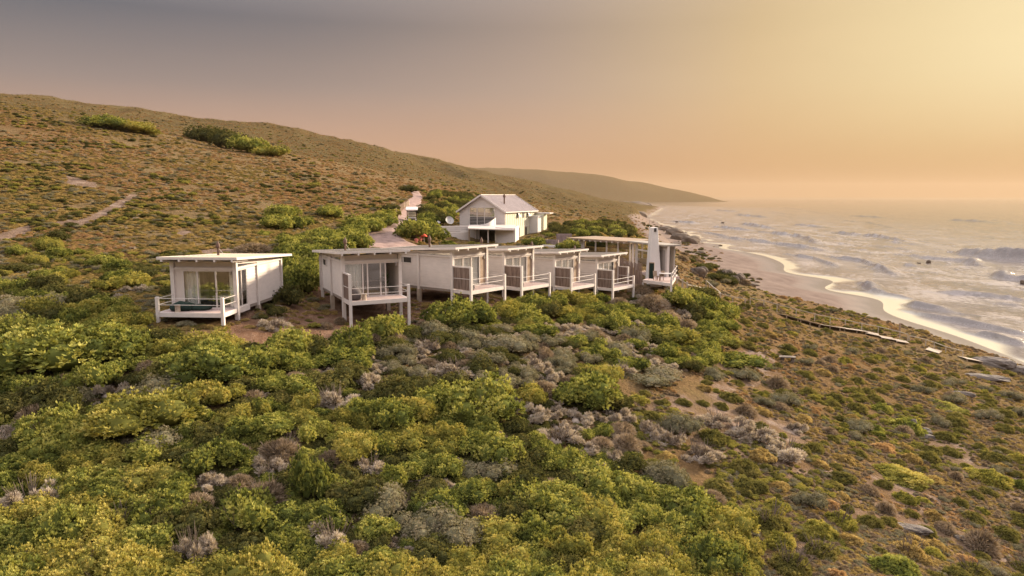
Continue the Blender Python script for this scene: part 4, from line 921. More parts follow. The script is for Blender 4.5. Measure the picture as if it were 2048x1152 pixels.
rock(1700, 1018, 16, .12, 'small flat stone on bare sandy soil', seed=14, asp=.5)
rock(1962, 757, 90, .5, 'layered grey rock shelf amid scrub near the right edge', seed=15, asp=.3, rz=-.35, layer=True, sink=.36, name='rock_slab')
rock(1925, 790, 46, .4, 'narrow grey rock shelf below the layered shelf', seed=25, asp=.3, rz=-.4, layer=True, sink=.36, name='rock_slab')
rock(1985, 731, 66, 1.0, 'dark ledge of rock jutting over the beach', 'rock', 16, rz=-.5, asp=.5, name='rock_ledge', layer=True)
rock(2035, 745, 56, .9, 'grey rock ledge above the beach at the right edge', 'rock', 17, rz=-.5, asp=.5, name='rock_ledge', layer=True)
BR = [(1345, 470, 34, 5, 330), (1362, 480, 40, 5.5, 330), (1382, 486, 36, 5, 330), (1330, 461, 32, 4, 330), (1398, 552, 34, 1.6, 330), (1456, 556, 26, 1.8, 330), (1478, 562, 22, 1.4, 330), (1508, 571, 20, .8, 330), (1466, 566, 20, 1.2, 330), (1350, 491, 26, 2, 330), (1402, 507, 20, 1.2, 330)]
nm_ = ['upper', 'middle', 'lower', 'topmost']
for i, (px, py, w_, h_, ym) in enumerate(BR):
    lb = [nm_[i]+' dark rock of the ridge on the sand behind the chimney' if i < 4 else None][0] or ['', '', '', '', 'low brown rock where dune scrub meets the beach', 'dark rounded rock at the foot of the slope on the beach', 'dark rock right of the rounded beach rock', 'small flat rock alone at the edge of the open sand', 'small dark rock under the rounded beach rock', 'brown rock just right of the chimney on the sand', 'small brown dune rock between tufts on the sand'][i]
    rock(px, py, w_, h_, lb, 'darkrock', 30+i, asp=.9, rz=.5 if i < 4 else 0, name='beach_rock')
FR = [(1250, 433, 60, 16, 'brown rock point running into the surf beyond the beach'), (1278, 433, 34, 11, 'rock tip at the end of the nearer rock point'), (1268, 411, 62, 22, 'farther rock point below the hazy headland'), (1294, 411, 22, 16, 'rock tip at the end of the farther rock point')]
for i, (px, py, w_, h_, lb) in enumerate(FR):
    Y_ = (1020, 1030, 1950, 1960)[i]; rock(px, py, w_, h_, lb, 'darkrock', 50+i, asp=1.2, rz=.2, name='rock_point', Y=Y_, zz=0)
SR_ = [(1857, 526, 9, 1.4), (1838, 529, 9, 1.0), (2045, 567, 10, 1.2), (1445, 447, 6, 2.0), (1354, 445, 7, 2.0)]
for i, (px, py, w_, h_) in enumerate(SR_):
    d = ray(px, py); Y_ = -HC/d[2]*d[1]; rock(px, py, w_, h_, ['small dark rock in the surf below the big breaker', 'dark surf rock left of its twin below the big breaker', 'dark surf rock at the right edge of the photo', 'tiny dark rock in the far shallows', 'tiny dark rock close to the far beach'][i], 'darkrock', 60+i, name='surf_rock', Y=Y_, zz=.1)
# ---------------------------------------------------------------- plants
def leafmat(name, cols, trans=.25, rough=.6):
    m = D.materials.new(name); m.use_nodes = True; nt = m.node_tree; nt.nodes.clear(); L = nt.links.new
    oi = nd(nt, 'ShaderNodeObjectInfo'); geo = nd(nt, 'ShaderNodeNewGeometry')
    wn = noise(nt, .45, 4, .6, vec=geo.outputs['Position'])
    f = mth(nt, 'ADD', mth(nt, 'MULTIPLY', attr(nt, 'v'), .62), mth(nt, 'ADD', mth(nt, 'MULTIPLY', oi.outputs['Random'], .24), mth(nt, 'MULTIPLY', mth(nt, 'SUBTRACT', wn, .3), .5)))
    c = ramp(nt, f, [(i/(len(cols)-1)*.9+.03, c) for i, c in enumerate(cols)])
    d = nd(nt, 'ShaderNodeBsdfDiffuse'); t = nd(nt, 'ShaderNodeBsdfTranslucent')
    c = mixc(nt, .0, c, c); L(c, d.inputs[0]); L(mixc(nt, 1.0, c, (1.15, 1.1, .7), 'MULTIPLY'), t.inputs[0])
    m1 = nd(nt, 'ShaderNodeMixShader', i_0=trans); L(d.outputs[0], m1.inputs[1]); L(t.outputs[0], m1.inputs[2])
    o = nd(nt, 'ShaderNodeOutputMaterial'); L(m1.outputs[0], o.inputs[0]); return m
LM = dict(
    leafy=leafmat('green_leaves', [(.05, .062, .024), (.12, .138, .038), (.225, .235, .058), (.37, .355, .09), (.54, .49, .15)], .28),
    olive=leafmat('olive_leaves', [(.045, .048, .022), (.085, .085, .032), (.15, .14, .046), (.25, .21, .075)]),
    gold=leafmat('golden_leaves', [(.09, .098, .03), (.21, .20, .048), (.39, .34, .085), (.56, .46, .14)]),
    silver=leafmat('silver_leaves', [(.22, .17, .14), (.36, .29, .245), (.50, .415, .355), (.62, .53, .46)], .25),
    grey=leafmat('grey_green_leaves', [(.15, .135, .085), (.22, .20, .125), (.30, .26, .17), (.37, .31, .22)], .25),
    brown=leafmat('brown_twigs', [(.14, .10, .07), (.24, .175, .12), (.35, .26, .185), (.45, .345, .26)], .2),
    rust=leafmat('rust_heath', [(.26, .155, .08), (.38, .235, .125), (.50, .32, .175), (.62, .43, .25)], .35),
    ochre=leafmat('ochre_heath', [(.22, .155, .068), (.34, .245, .105), (.46, .335, .145), (.58, .44, .21)], .35),
    cushion=leafmat('cushion_leaves', [(.10, .098, .036), (.165, .152, .05), (.235, .205, .065), (.32, .265, .095)], .3))
def bmesh_core(bm_, parts): pass
def leaves(P, N, nl, ln, wd, spread, rng, core=None):
    # nl pointed leaves around each shoot P growing along N
    n = len(P); vv = np.repeat(np.clip(.5+1.15*fbm(P[:, 0]*5.5+P[:, 2]*4, P[:, 1]*5.5-P[:, 2]*3, 2)+.5*(rng.rand(n)-.5), 0, 1), nl); P = np.repeat(P, nl, 0); N = np.repeat(N, nl, 0)
    rd = rng.randn(n*nl, 3); rd -= (rd*N).sum(1)[:, None]*N; rd /= np.linalg.norm(rd, axis=1)[:, None]+1e-9
    sp = spread*(.35+.8*rng.rand(n*nl))[:, None]; d = N+rd*sp; d /= np.linalg.norm(d, axis=1)[:, None]
    s = np.cross(d, N+.01); s /= np.linalg.norm(s, axis=1)[:, None]+1e-9
    l = ln*(.7+.6*rng.rand(n*nl))[:, None]; w_ = wd*(.7+.6*rng.rand(n*nl))[:, None]
    a = P; b = P+d*l*.55+s*w_*.5; c = P+d*l; e = P+d*l*.55-s*w_*.5
    V = np.stack([a, b, c, e], 1).reshape(-1, 3); F = np.arange(len(V)).reshape(-1, 4)
    return V, F, vv
def mk(name, mat, V, F, vv, tri=None):
    me = D.meshes.new(name); nV = len(V); V = V.astype(np.float32); me.vertices.add(nV); me.vertices.foreach_set('co', V.ravel())
    nq = len(F); nt_ = 0 if tri is None else len(tri[0]); nl = nq*4+nt_*3
    me.loops.add(nl); li = F.ravel() if nt_ == 0 else np.concatenate([F.ravel(), tri[0].ravel()]); me.loops.foreach_set('vertex_index', li.astype(np.int32))
    me.polygons.add(nq+nt_); st = np.arange(0, nq*4, 4); tt = np.full(nq, 4)
    if nt_: st = np.concatenate([st, nq*4+np.arange(0, nt_*3, 3)]); tt = np.concatenate([tt, np.full(nt_, 3)])
    me.polygons.foreach_set('loop_start', st.astype(np.int32)); me.polygons.foreach_set('loop_total', tt.astype(np.int32)); me.update(calc_edges=True)
    at = me.attributes.new('v', 'FLOAT', 'FACE'); av = vv if nt_ == 0 else np.concatenate([vv, tri[1]]); at.data.foreach_set('value', av.astype(np.float32))
    me.materials.append(mat); return me
_b = bmesh.new(); bmesh.ops.create_icosphere(_b, subdivisions=3, radius=1); ICO = np.array([v.co for v in _b.verts]); ICF = np.array([[v.index for v in f.verts] for f in _b.faces]); _b.free()
def shrubmesh(kind, seed, ns=1350):
    rng = np.random.RandomState(seed*13+5)
    P = []; N = []; cores = []
    if kind in ('leafy', 'olive', 'gold', 'grey'):
        nlobe = rng.randint(6, 10); lob = []
        for i in range(nlobe):
            a = rng.rand()*6.28; r = (.15+.5*math.sqrt(rng.rand())) if i else 0; R_ = rng.uniform(.27, .42); lob.append((r*math.cos(a), r*math.sin(a), .20+rng.uniform(.05, .38)*(1-r*.6), R_, R_*rng.uniform(.8, 1.15)))
        for (x, y, z, R_, RZ_) in lob:
            k = int(ns/nlobe*(R_/.33)**2); u = rng.randn(k, 3); u[:, 2] = np.abs(u[:, 2])*.9-.28; u /= np.linalg.norm(u, axis=1)[:, None]
            bmp = 1+.30*fbm(u[:, 0]*4+x*9, u[:, 1]*4+u[:, 2]*3+y*7, 2)+.34*vnoise(u[:, 0]*7+x*9+u[:, 2]*4, u[:, 1]*7-u[:, 2]*5+y*7); rr_ = rng.uniform(.78, 1.06, k)*bmp
            p = np.stack([x+u[:, 0]*R_*rr_, y+u[:, 1]*R_*rr_, z+u[:, 2]*RZ_*rr_], 1); n_ = u+np.array([0, 0, .55]); n_ /= np.linalg.norm(n_, axis=1)[:, None]
            keep = p[:, 2] > .02
            for (x2, y2, z2, R2, RZ2) in lob:
                if (x2, y2) != (x, y): keep &= (((p[:, 0]-x2)/R2)**2+((p[:, 1]-y2)/R2)**2+((p[:, 2]-z2)/RZ2)**2) > .62
            P.append(p[keep]); N.append(n_[keep]); cores.append((x, y, z, R_*.66, RZ_*.66))
        P = np.concatenate(P); N = np.concatenate(N)
        ln, wd, sp, nl = {'leafy': (.088, .034, .8, 7), 'olive': (.075, .03, 1.0, 8), 'gold': (.078, .028, .8, 7), 'grey': (.06, .022, 1.0, 9)}[kind]
        V, F, vv = leaves(P, N, nl, ln, wd, sp, rng)
    elif kind in ('silver',):
        for i in range(rng.randint(8, 13)):
            a = rng.rand()*6.28; q = .56*math.sqrt(rng.rand()); hh_ = rng.uniform(.22, .52)*(1-.35*q); k = int(ns*.075); u = rng.randn(k, 3); u[:, 2] = np.abs(u[:, 2])+.35; u /= np.linalg.norm(u, axis=1)[:, None]
            P.append(np.array([q*math.cos(a), q*math.sin(a), hh_*.45])+u*np.array([.15, .15, hh_*.6])*rng.uniform(.3, 1.0, k)[:, None]); N.append(u)
        V, F, vv = leaves(np.concatenate(P), np.concatenate(N), 7, .12, .018, .45, rng)
        for i in range(3): a = rng.rand()*6.28; q = rng.uniform(0, .3); cores.append((q*math.cos(a), q*math.sin(a), .08, .18, .12))
    elif kind == 'brown':
        k = int(ns*.9); u = rng.randn(k, 3); u[:, 2] = np.abs(u[:, 2]); u /= np.linalg.norm(u, axis=1)[:, None]
        p = u*np.array([.55, .55, .5])*rng.uniform(.45, 1.0, k)[:, None]; V, F, vv = leaves(p, u, 6, .16, .016, .7, rng); cores.append((0, 0, .05, .28, .22))
    else:                                          # low dense dome of several merged swells
        lob = [(0, 0, .42, .34)]+[(rng.uniform(.2, .42)*math.cos(t), rng.uniform(.2, .42)*math.sin(t), rng.uniform(.18, .32), rng.uniform(.14, .28)) for t in rng.rand(5)*6.28]
        for (x, y, R_, RZ_) in lob:
            k = int(ns*.9*(R_/.42)**2); u = rng.randn(k, 3); u[:, 2] = np.abs(u[:, 2])*.8+.02; u /= np.linalg.norm(u, axis=1)[:, None]
            bmp = 1+.5*fbm(u[:, 0]*3+seed+x*5, u[:, 1]*3+u[:, 2]+y*5, 3); P.append(np.array([x, y, 0])+u*np.array([R_, R_, RZ_])*bmp[:, None]*rng.uniform(.82, 1.08, k)[:, None]); n_ = u+np.array([0, 0, .5]); N.append(n_/np.linalg.norm(n_, axis=1)[:, None])
            cores.append((x, y, 0, R_*.74, RZ_*.72))
        V, F, vv = leaves(np.concatenate(P), np.concatenate(N), 6, .07, .022, .85, rng)
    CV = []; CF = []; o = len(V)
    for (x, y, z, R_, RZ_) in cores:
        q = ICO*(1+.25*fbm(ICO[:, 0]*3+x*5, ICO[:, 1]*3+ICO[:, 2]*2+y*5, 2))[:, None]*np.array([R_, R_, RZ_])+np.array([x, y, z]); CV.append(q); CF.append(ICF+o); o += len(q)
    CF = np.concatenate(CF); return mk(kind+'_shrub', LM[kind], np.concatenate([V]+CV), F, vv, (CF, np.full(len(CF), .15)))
SM = {k: [shrubmesh(k, i+1+7*j) for i in range(4)] for j, k in enumerate(('leafy', 'olive', 'gold', 'silver', 'grey', 'brown', 'cushion'))}
for k in ('rust', 'ochre'):
    SM[k] = []
    for me in SM['cushion'][:2]: c = me.copy(); c.materials[0] = LM[k]; SM[k].append(c)
SM['cushgold'] = []
for me in SM['cushion']: c = me.copy(); c.materials[0] = LM['gold']; SM['cushgold'].append(c)
SM['cushgreen'] = []
for me in SM['cushion']: c = me.copy(); c.materials[0] = LM['leafy']; SM['cushgreen'].append(c)
M['twig'] = simple('dry_twigs', (.16, .12, .095), .85, .2, .2, 5)
def twigmesh(seed):
    r_ = random.Random(seed); mb = MB()
    for k in range(16):
        a = r_.uniform(0, 6.28); t = r_.uniform(.2, .75); p = np.array([0, 0, -.05]); q = np.array([t*.55*math.cos(a), t*.55*math.sin(a), .32]); e = q+np.array([t*.28*math.cos(a+.4), t*.28*math.sin(a+.4), .33])
        mb.tube(p, q, .016, .010, 5); mb.tube(q, e, .010, .004, 4); e2 = q+np.array([t*.25*math.cos(a-.6), t*.25*math.sin(a-.6), .26]); mb.tube(q, e2, .008, .003, 4)
    me = D.meshes.new('twigs'); me.from_pydata(mb.v, [], mb.f); me.materials.append(M['twig']); return me
TW = [twigmesh(i) for i in range(3)]
KN = {'leafy': 'leafy_shrub', 'olive': 'olive_shrub', 'gold': 'golden_shrub', 'silver': 'silver_shrub', 'grey': 'grey_green_shrub', 'brown': 'dry_shrub', 'cushion': 'cushion_shrub', 'cushgold': 'cushion_shrub', 'cushgreen': 'domed_shrub', 'rust': 'heath_shrub', 'ochre': 'heath_shrub'}
rp = random.Random(11)
placed = []                                        # x, y, radius
def put(kind, x, y, rad, hgt_=None, label=None, group=None, sx=1.0, twigs=False, rz=None):
    me = rp.choice(SM[kind]); z = float(hgt(x, y)); k = rad/.72
    o = D.objects.new(KN[kind], me); C.objects.link(o)
    o.location = (x, y, z-.06*k); o.scale = (k*sx, k/sx if sx != 1 else k*rp.uniform(.88, 1.12), (hgt_/.72 if hgt_ else k*(rp.uniform(.8, 1.25) if kind in ('leafy', 'olive', 'gold') else rp.uniform(.8, 1.1)))); o.rotation_euler = (0, 0, rp.uniform(0, 6.28) if rz is None else rz)
    tag(o, label, 'shrub', group); placed.append((x, y, rad))
    if twigs:
        t = D.objects.new('branches', rp.choice(TW)); C.objects.link(t); t.parent = o
    return o
# shrubs one can pick out in the photograph: kind, pixel of the base centre, width in pixels, height in metres, label
LMK = [('leafy',110,735,190,1.7,'broad bright green shrub mound below and left of the leftmost cabin'),
 ('leafy',215,715,120,1.4,'dark green lobed shrub right of the broad mound at left'),('leafy',40,690,90,1.3,'yellow green shrub at the left edge above the broad mound'),
 ('leafy',425,755,135,1.3,'bright green lobed shrub straight below the leftmost deck'),('gold',285,850,170,1.3,'large golden domed shrub in the left thicket'),
 ('gold',430,815,80,1.1,'golden shrub right of the large golden dome'),('silver',60,1010,95,.9,'spiky silver grey shrub near the left edge in the thicket'),
 ('silver',385,1125,90,1.0,'fluffy pale brown grey shrub near the bottom left'),('silver',552,661,58,.8,'round pale grey shrub between the two left cabins'),
 ('olive',572,612,48,1.2,'dark green shrub at the rear corner of the leftmost cabin'),('olive',551,633,30,.6,'small dark green shrub just above the round grey one'),
 ('leafy',612,583,54,1.9,'dark green shrub beside the path behind the second cabin'),('leafy',590,562,58,1.7,'green shrub behind the leftmost cabin roof end'),
 ('leafy',636,540,60,1.6,'bright green shrub left of the second cabin roof'),('leafy',602,528,56,1.5,'green shrub in the row uphill between the two left cabins'),('leafy',665,508,70,1.6,'wide green shrub uphill of the second cabin flue'),('leafy',704,496,64,1.7,'rounded green shrub at the lower end of the pale fence'),
 ('brown',505,505,80,1.2,'grey brown brushy shrub uphill of the leftmost roof'),('leafy',575,440,52,1.6,'upper bright green shrub of the hillside trio'),('leafy',598,458,50,1.4,'lower right bright green shrub of the hillside trio'),('leafy',545,458,48,1.4,'lower left dark green shrub of the hillside trio'),('cushgreen',527,470,32,.9,'small round green shrub under the hillside trio'),('leafy',655,434,48,1.3,'yellow green shrub alone on the slope right of the trio'),
 ('leafy',725,462,60,1.6,'left dark green shrub of the clump by the pale fence'),('leafy',757,452,56,1.6,'right green shrub of the clump by the pale fence'),('gold',775,436,34,1.2,'golden shrub touching the pale fence'),('olive',778,424,30,1.1,'dark round shrub just above the golden one by the fence'),
 ('leafy',822,478,62,2.2,'big dark green shrub below the parked cart'),('leafy',858,482,56,2.0,'dark green shrub right of the one below the cart'),('leafy',852,456,34,1.3,'green shrub hiding the cart wheels'),('olive',866,440,40,1.5,'olive shrub right of the parked cart'),('cushgreen',893,490,44,1.2,'rounded green shrub behind the third cabin roof'),
 ('leafy',1064,492,36,1.0,'green shrub at the foot of the gabled house tower'),('leafy',1138,502,38,1.2,'round green shrub in front of the yard wall'),('olive',820,384,30,1.4,'dark shrub at the top end of the gravel road'),
 ('olive',425,286,66,4.2,'tall dark bush at the left end of the hilltop clump'),('olive',463,297,56,4.0,'second dark bush of the hilltop clump'),('leafy',497,305,56,3.4,'bright green bush right in the hilltop clump'),('gold',535,311,56,2.2,'low golden bush ending the hilltop clump'),
 ('leafy',215,256,60,2.4,'green bush at the left of the long upper hillside band'),('gold',262,264,60,2.2,'golden bush in the middle of the upper hillside band'),('gold',305,270,50,1.6,'small golden bush ending the upper hillside band'),
 ('leafy',1352,612,66,1.7,'vivid green shrub below the rope posts'),('leafy',1392,622,60,1.5,'second vivid green shrub right of the rope posts'),('leafy',1442,640,48,1.4,'bright green shrub under the middle of the handrail'),('olive',1395,596,56,1.2,'dark green shrub behind the vivid green ones'),
 ('brown',1305,618,72,1.8,'rusty brown rounded shrub below the pavilion deck'),('brown',1335,640,56,1.2,'smaller rusty brown shrub beneath the rounded one'),('brown',1280,588,56,1.3,'brown brush under the pole fence'),('brown',1375,655,48,1.0,'brown shrub between the vivid green and the golden ridge'),
 ('gold',1400,690,120,1.1,'long golden green shrub bank on the slope under the handrail'),('gold',1330,680,90,1.2,'golden shrub bank left of the long one'),('leafy',1465,728,84,.8,'flat green shrub in the bare slope below the bank'),
 ('grey',1310,765,110,.9,'pale grey green shrub patch above the brown slope'),('silver',1240,750,60,.8,'silver shrub at the top of the brown slope'),
 ('silver',1430,850,70,.75,'leftmost pale fluffy shrub of the long silver band'),('silver',1475,862,74,.75,'second pale fluffy shrub of the long silver band'),('silver',1512,884,76,.8,'third pale fluffy shrub of the long silver band'),('silver',1565,910,92,.9,'largest pale fluffy shrub ending the long silver band'),('silver',1590,862,44,.6,'small silver shrub apart to the right of the silver band'),
 ('silver',1300,870,64,.7,'upper pale shrub of the lower silver band'),('silver',1345,890,74,.8,'middle pale shrub of the lower silver band'),('silver',1400,918,84,.8,'lower pale shrub of the lower silver band'),
 ('cushgreen',1760,820,56,1.1,'round bright green dome shrub on the right slope'),('cushgreen',1812,858,92,1.4,'large bright green dome shrub beside the pale boulders'),('cushgreen',1745,862,60,.9,'dark green shrub left of the large dome'),('brown',1808,868,40,.8,'grey brush in front of the large green dome'),
 ('cushgold',1780,950,130,.95,'long golden dome shrub in the bare right slope'),('cushgold',1822,972,60,.6,'small golden dome under the long golden one'),('cushgold',1978,962,104,1.3,'olive gold dome shrub near the right edge'),('cushgreen',2040,975,50,.9,'green shrub cut by the right edge beside the gold dome'),('cushgold',1860,805,120,.5,'low golden mat on the upper right slope'),
 ('cushgreen',1780,1145,130,1.0,'green dome shrub at the bottom right of the bare soil'),('cushion',1662,972,52,.5,'olive mat shrub left of the golden dome'),
 ('silver',670,815,90,1.0,'pale grey shrub in the thicket under the second cabin'),('brown',560,915,90,1.0,'dry reddish shrub in the middle of the left thicket'),('silver',545,945,80,.7,'spiky grey tufts beside the dry reddish shrub'),
 ('silver',860,705,56,.9,'upper pale shrub of the grey clump below the third cabin'),('silver',905,752,84,.9,'lower pale shrub of the grey clump below the third cabin'),('grey',1000,705,90,.9,'grey green dome right of the grey clump'),('grey',925,680,50,.7,'small grey green dome above the grey clump'),('silver',1068,742,56,.8,'pale shrub right of the grey green dome'),('grey',1000,780,60,.8,'grey green round shrub below the pale ones'),('grey',1015,690,44,.7,'rounded grey green shrub above the large grey green dome'),
 ('leafy',960,830,120,1.5,'bright green shrub in the middle of the thicket'),('leafy',1160,810,100,1.4,'vivid green shrub right of the middle with dry twigs beside it'),('gold',1068,805,50,.9,'golden shrub left of the vivid green one'),('silver',1115,885,80,.8,'pale brown shrub below the golden one'),
 ('leafy',765,675,60,1.3,'bright green shrub under the second deck right post'),('leafy',705,700,70,1.2,'green shrub under the second deck left post'),('leafy',900,650,80,1.5,'dark green shrub under the third deck'),('leafy',955,650,70,1.4,'dark green shrub right of the third deck post'),
 ('leafy',620,1000,60,1.4,'bright upright shrub low in the left thicket'),('silver',1230,925,46,.7,'small pale shrub in the right half of the thicket')]
for kd, px, py, w_, h_, lb in LMK:
    x, y, z = hit(px, py, 13, 600); put(kd, x, y, w_*y/FPX/2*(1.25 if kd == 'silver' else 1.12), h_*(1.25 if kd == 'silver' else 1), lb, twigs=(y < 60 and kd in ('leafy', 'silver', 'brown')), sx=1.0)
# thicket and slope shrubs filled in between
THK = [(-400,560),(100,585),(250,600),(300,690),(420,700),(560,705),(640,712),(700,672),(830,670),(880,632),(940,640),(1010,612),(1060,598),(1290,600),(1320,640),(1400,690),(1440,740),(1380,745),(1230,760),(1190,790),(1250,830),(1290,900),(1240,950),(1440,1000),(1490,1080),(1540,1300),(-400,1300)]
THK2 = [(1350,590),(1440,610),(1470,660),(1420,700),(1370,650)]
BACK = [(565,500),(640,480),(700,470),(726,462),(735,498),(640,505),(640,560),(610,590),(570,585)]
RDB = [(850,425),(905,432),(875,452),(848,452)]
HL2 = [(-400,470),(120,480),(300,560),(300,640),(-400,640)]
cabbox = [(p[0], p[1], R(ph)) for p, ph, _, _ in CAB]
def free(x, y, m_=.5):
    for cx, cy, ph in cabbox:
        dx, dy = x-cx, y-cy; lx_ = dx*math.cos(ph)-dy*math.sin(ph); ly = dx*math.sin(ph)+dy*math.cos(ph)
        if -m_ < lx_ < CW+m_ and -m_ < ly < CD+CL+m_: return False
    return True
def freev(X, Y, m_=.5):
    k = np.ones(X.shape, bool)
    for cx, cy, ph in cabbox:
        dx, dy = X-cx, Y-cy; lx_ = dx*math.cos(ph)-dy*math.sin(ph); ly = dx*math.sin(ph)+dy*math.cos(ph)
        k &= ~((lx_ > -m_) & (lx_ < CW+m_) & (ly > -m_) & (ly < CD+CL+m_))
    for (qx, qy), (ux_, uy_), (lx0, lx1, ly0, ly1) in (((hb0[0], hb0[1]), (HP, 0), (-9.5, 2.2, -.5, 13)),):
        dx, dy = X-qx, Y-qy; lx_ = dx*math.cos(ux_)-dy*math.sin(ux_); ly = dx*math.sin(ux_)+dy*math.cos(ux_)
        k &= ~((lx_ > lx0) & (lx_ < lx1) & (ly > ly0-9) & (ly < ly1))
    dx, dy = X-pb[0], Y-pb[1]; dd = (np.array(pa)-np.array(pb)); dd = dd/np.linalg.norm(dd); nn_ = np.array([-dd[1], dd[0]]); nn_ = nn_ if nn_@nb1 > 0 else -nn_
    u_ = dx*dd[0]+dy*dd[1]; v_ = dx*nn_[0]+dy*nn_[1]; k &= ~((u_ > -8) & (u_ < 11) & (v_ > -4.5) & (v_ < 5.2))
    for pth in PATHS:
        for (ax, ay), (bx_, by_) in zip(pth[:-1], pth[1:]):
            L2_ = (bx_-ax)**2+(by_-ay)**2; t = np.clip(((X-ax)*(bx_-ax)+(Y+.7-ay)*(by_-ay))/L2_, 0, 1); k &= (X-ax-t*(bx_-ax))**2+((Y+.7-ay-t*(by_-ay))*.8)**2 > 1.5
    return k & ~pnpoly(X, Y, ROADPOLY)
cand = []; PA = np.zeros((20000, 3)); PA_n = []
rng = np.random.RandomState(21)
def fill(poly, n, r0, r1, pick, sep=.72, sc=None):
    xs = [p[0] for p in poly]; ys = [p[1] for p in poly]
    px = rng.uniform(max(-330, min(xs)), min(2350, max(xs)), n); py = rng.uniform(min(ys), min(1290, max(ys)), n)
    k = pnpoly(px, py, poly); px, py = px[k], py[k]; X, Y = hitv(px, py); ok = ~np.isnan(Y); X, Y, px, py = X[ok], Y[ok], px[ok], py[ok]
    ok = freev(X, Y, .2)
    for x, y, qx, qy in zip(X[ok], Y[ok], px[ok], py[ok]):
        r = rng.uniform(r0, r1)
        if sc: r *= sc(x, y)
        if pnpoly(np.array([x-r, x+r, x]), np.array([y, y, y+r]), ROADPOLY).any(): continue
        if x > crest(y)+(toe(y)-crest(y))*.6: continue
        while len(PA_n) < len(placed): PA[len(PA_n)] = placed[len(PA_n)]; PA_n.append(0)
        q_ = PA[:len(placed)]
        if (((q_[:, 0]-x)**2+(q_[:, 1]-y)**2) < (sep*(r+q_[:, 2]))**2).any(): continue
        kd = pick(x, y, rng.rand()); placed.append((x, y, r)); cand.append((kd, x, y, r, qx, qy))
def pk_th(x, y, u):
    qx, qy = px_of(x, y, float(hgt(x, y)))
    if ((qx-960)/190)**2+((qy-735)/75)**2 < 1: return 'silver' if u < .3 else 'grey' if u < .6 else 'olive' if u < .8 else 'brown'
    n = fbm(np.array([x/5.0]), np.array([y/5.0]), 2)[0]+(u-.5)*.75
    return 'silver' if n < -.33 else 'brown' if n < -.26 else 'grey' if n < -.20 else 'olive' if n < -.04 else 'leafy' if n < .33 else 'gold'
fill(THK, 12000, .42, .90, pk_th, .77); fill(THK, 12000, .22, .38, pk_th, .70)
fill(THK2, 400, .5, .9, pk_th); fill(BACK, 500, .7, 1.1, lambda x, y, u: 'leafy' if u < .8 else 'olive', .62)
fill(RDB, 300, .8, 1.4, lambda x, y, u: 'olive' if u < .4 else 'leafy' if u < .8 else 'gold', .65)
fill([(858,388),(880,384),(960,400),(905,440),(862,425),(858,400)], 400, .5, 1.2, lambda x, y, u: 'olive' if u < .5 else 'leafy' if u < .7 else 'ochre', .7)
fill(HL2, 170, .35, .8, lambda x, y, u: 'leafy' if u < .35 else 'olive' if u < .6 else 'gold' if u < .75 else 'grey' if u < .9 else 'silver', .8)
fill([(1100,455),(1240,440),(1285,480),(1240,478),(1100,475)], 300, .4, .9, lambda x, y, u: 'olive' if u < .5 else 'ochre' if u < .8 else 'leafy', .8)
fill([(470,620),(560,570),(700,600),(880,560),(1010,590),(900,640),(700,670),(520,690)], 60, .2, .45, lambda x, y, u: 'brown' if u < .5 else 'olive', 1.2)
def pk_r(x, y, u): return 'cushion' if u < .62 else 'ochre' if u < .76 else 'rust' if u < .79 else 'cushgold' if u < .90 else 'grey' if u < .95 else 'brown'
SLP = [(1290,590),(1340,560),(1340,480),(1420,530),(1500,558),(1600,583),(1800,635),(2060,720),(2350,860),(2350,1290),(1540,1290),(1480,1060),(1300,960),(1240,800),(1400,740)]
fill(SLP, 2600, .34, .90, pk_r, .92)
# the largest in the picture become objects of their own, the rest one object
cand.sort(key=lambda c: -c[3]/c[2])
words = {'leafy': 'bright green', 'olive': 'dark olive', 'gold': 'golden green', 'silver': 'spiky silver grey', 'grey': 'rounded grey green', 'brown': 'dry brown twiggy', 'cushion': 'low olive cushion', 'ochre': 'low ochre heath', 'rust': 'low rusty heath', 'cushgold': 'low golden cushion', 'cushgreen': 'domed green'}
def zone(px, py, inth):
    if not inth:
        if py < 500: return 'on the slope near the gravel road' if px < 960 else 'on the slope behind the pavilion'
        if px < 320: return 'on the hillside left of the cabins'
        if px < 760 and py < 600: return 'between the two left cabins'
        if px < 1100 and py < 700: return 'on the bare earth under the cabins'
        return ('on the upper' if py < 800 else 'on the middle' if py < 950 else 'on the lower')+' right slope'+(' near the photo edge' if px > 1800 else '')
    c = 'left edge' if px < 250 else 'left third' if px < 560 else 'centre left' if px < 860 else 'centre' if px < 1120 else 'right part'
    r_ = 'just below the cabins' if py < 760 else 'midway down' if py < 900 else 'lower down' if py < 1030 else 'at the bottom'
    return 'in the thicket %s, %s' % (r_, c)
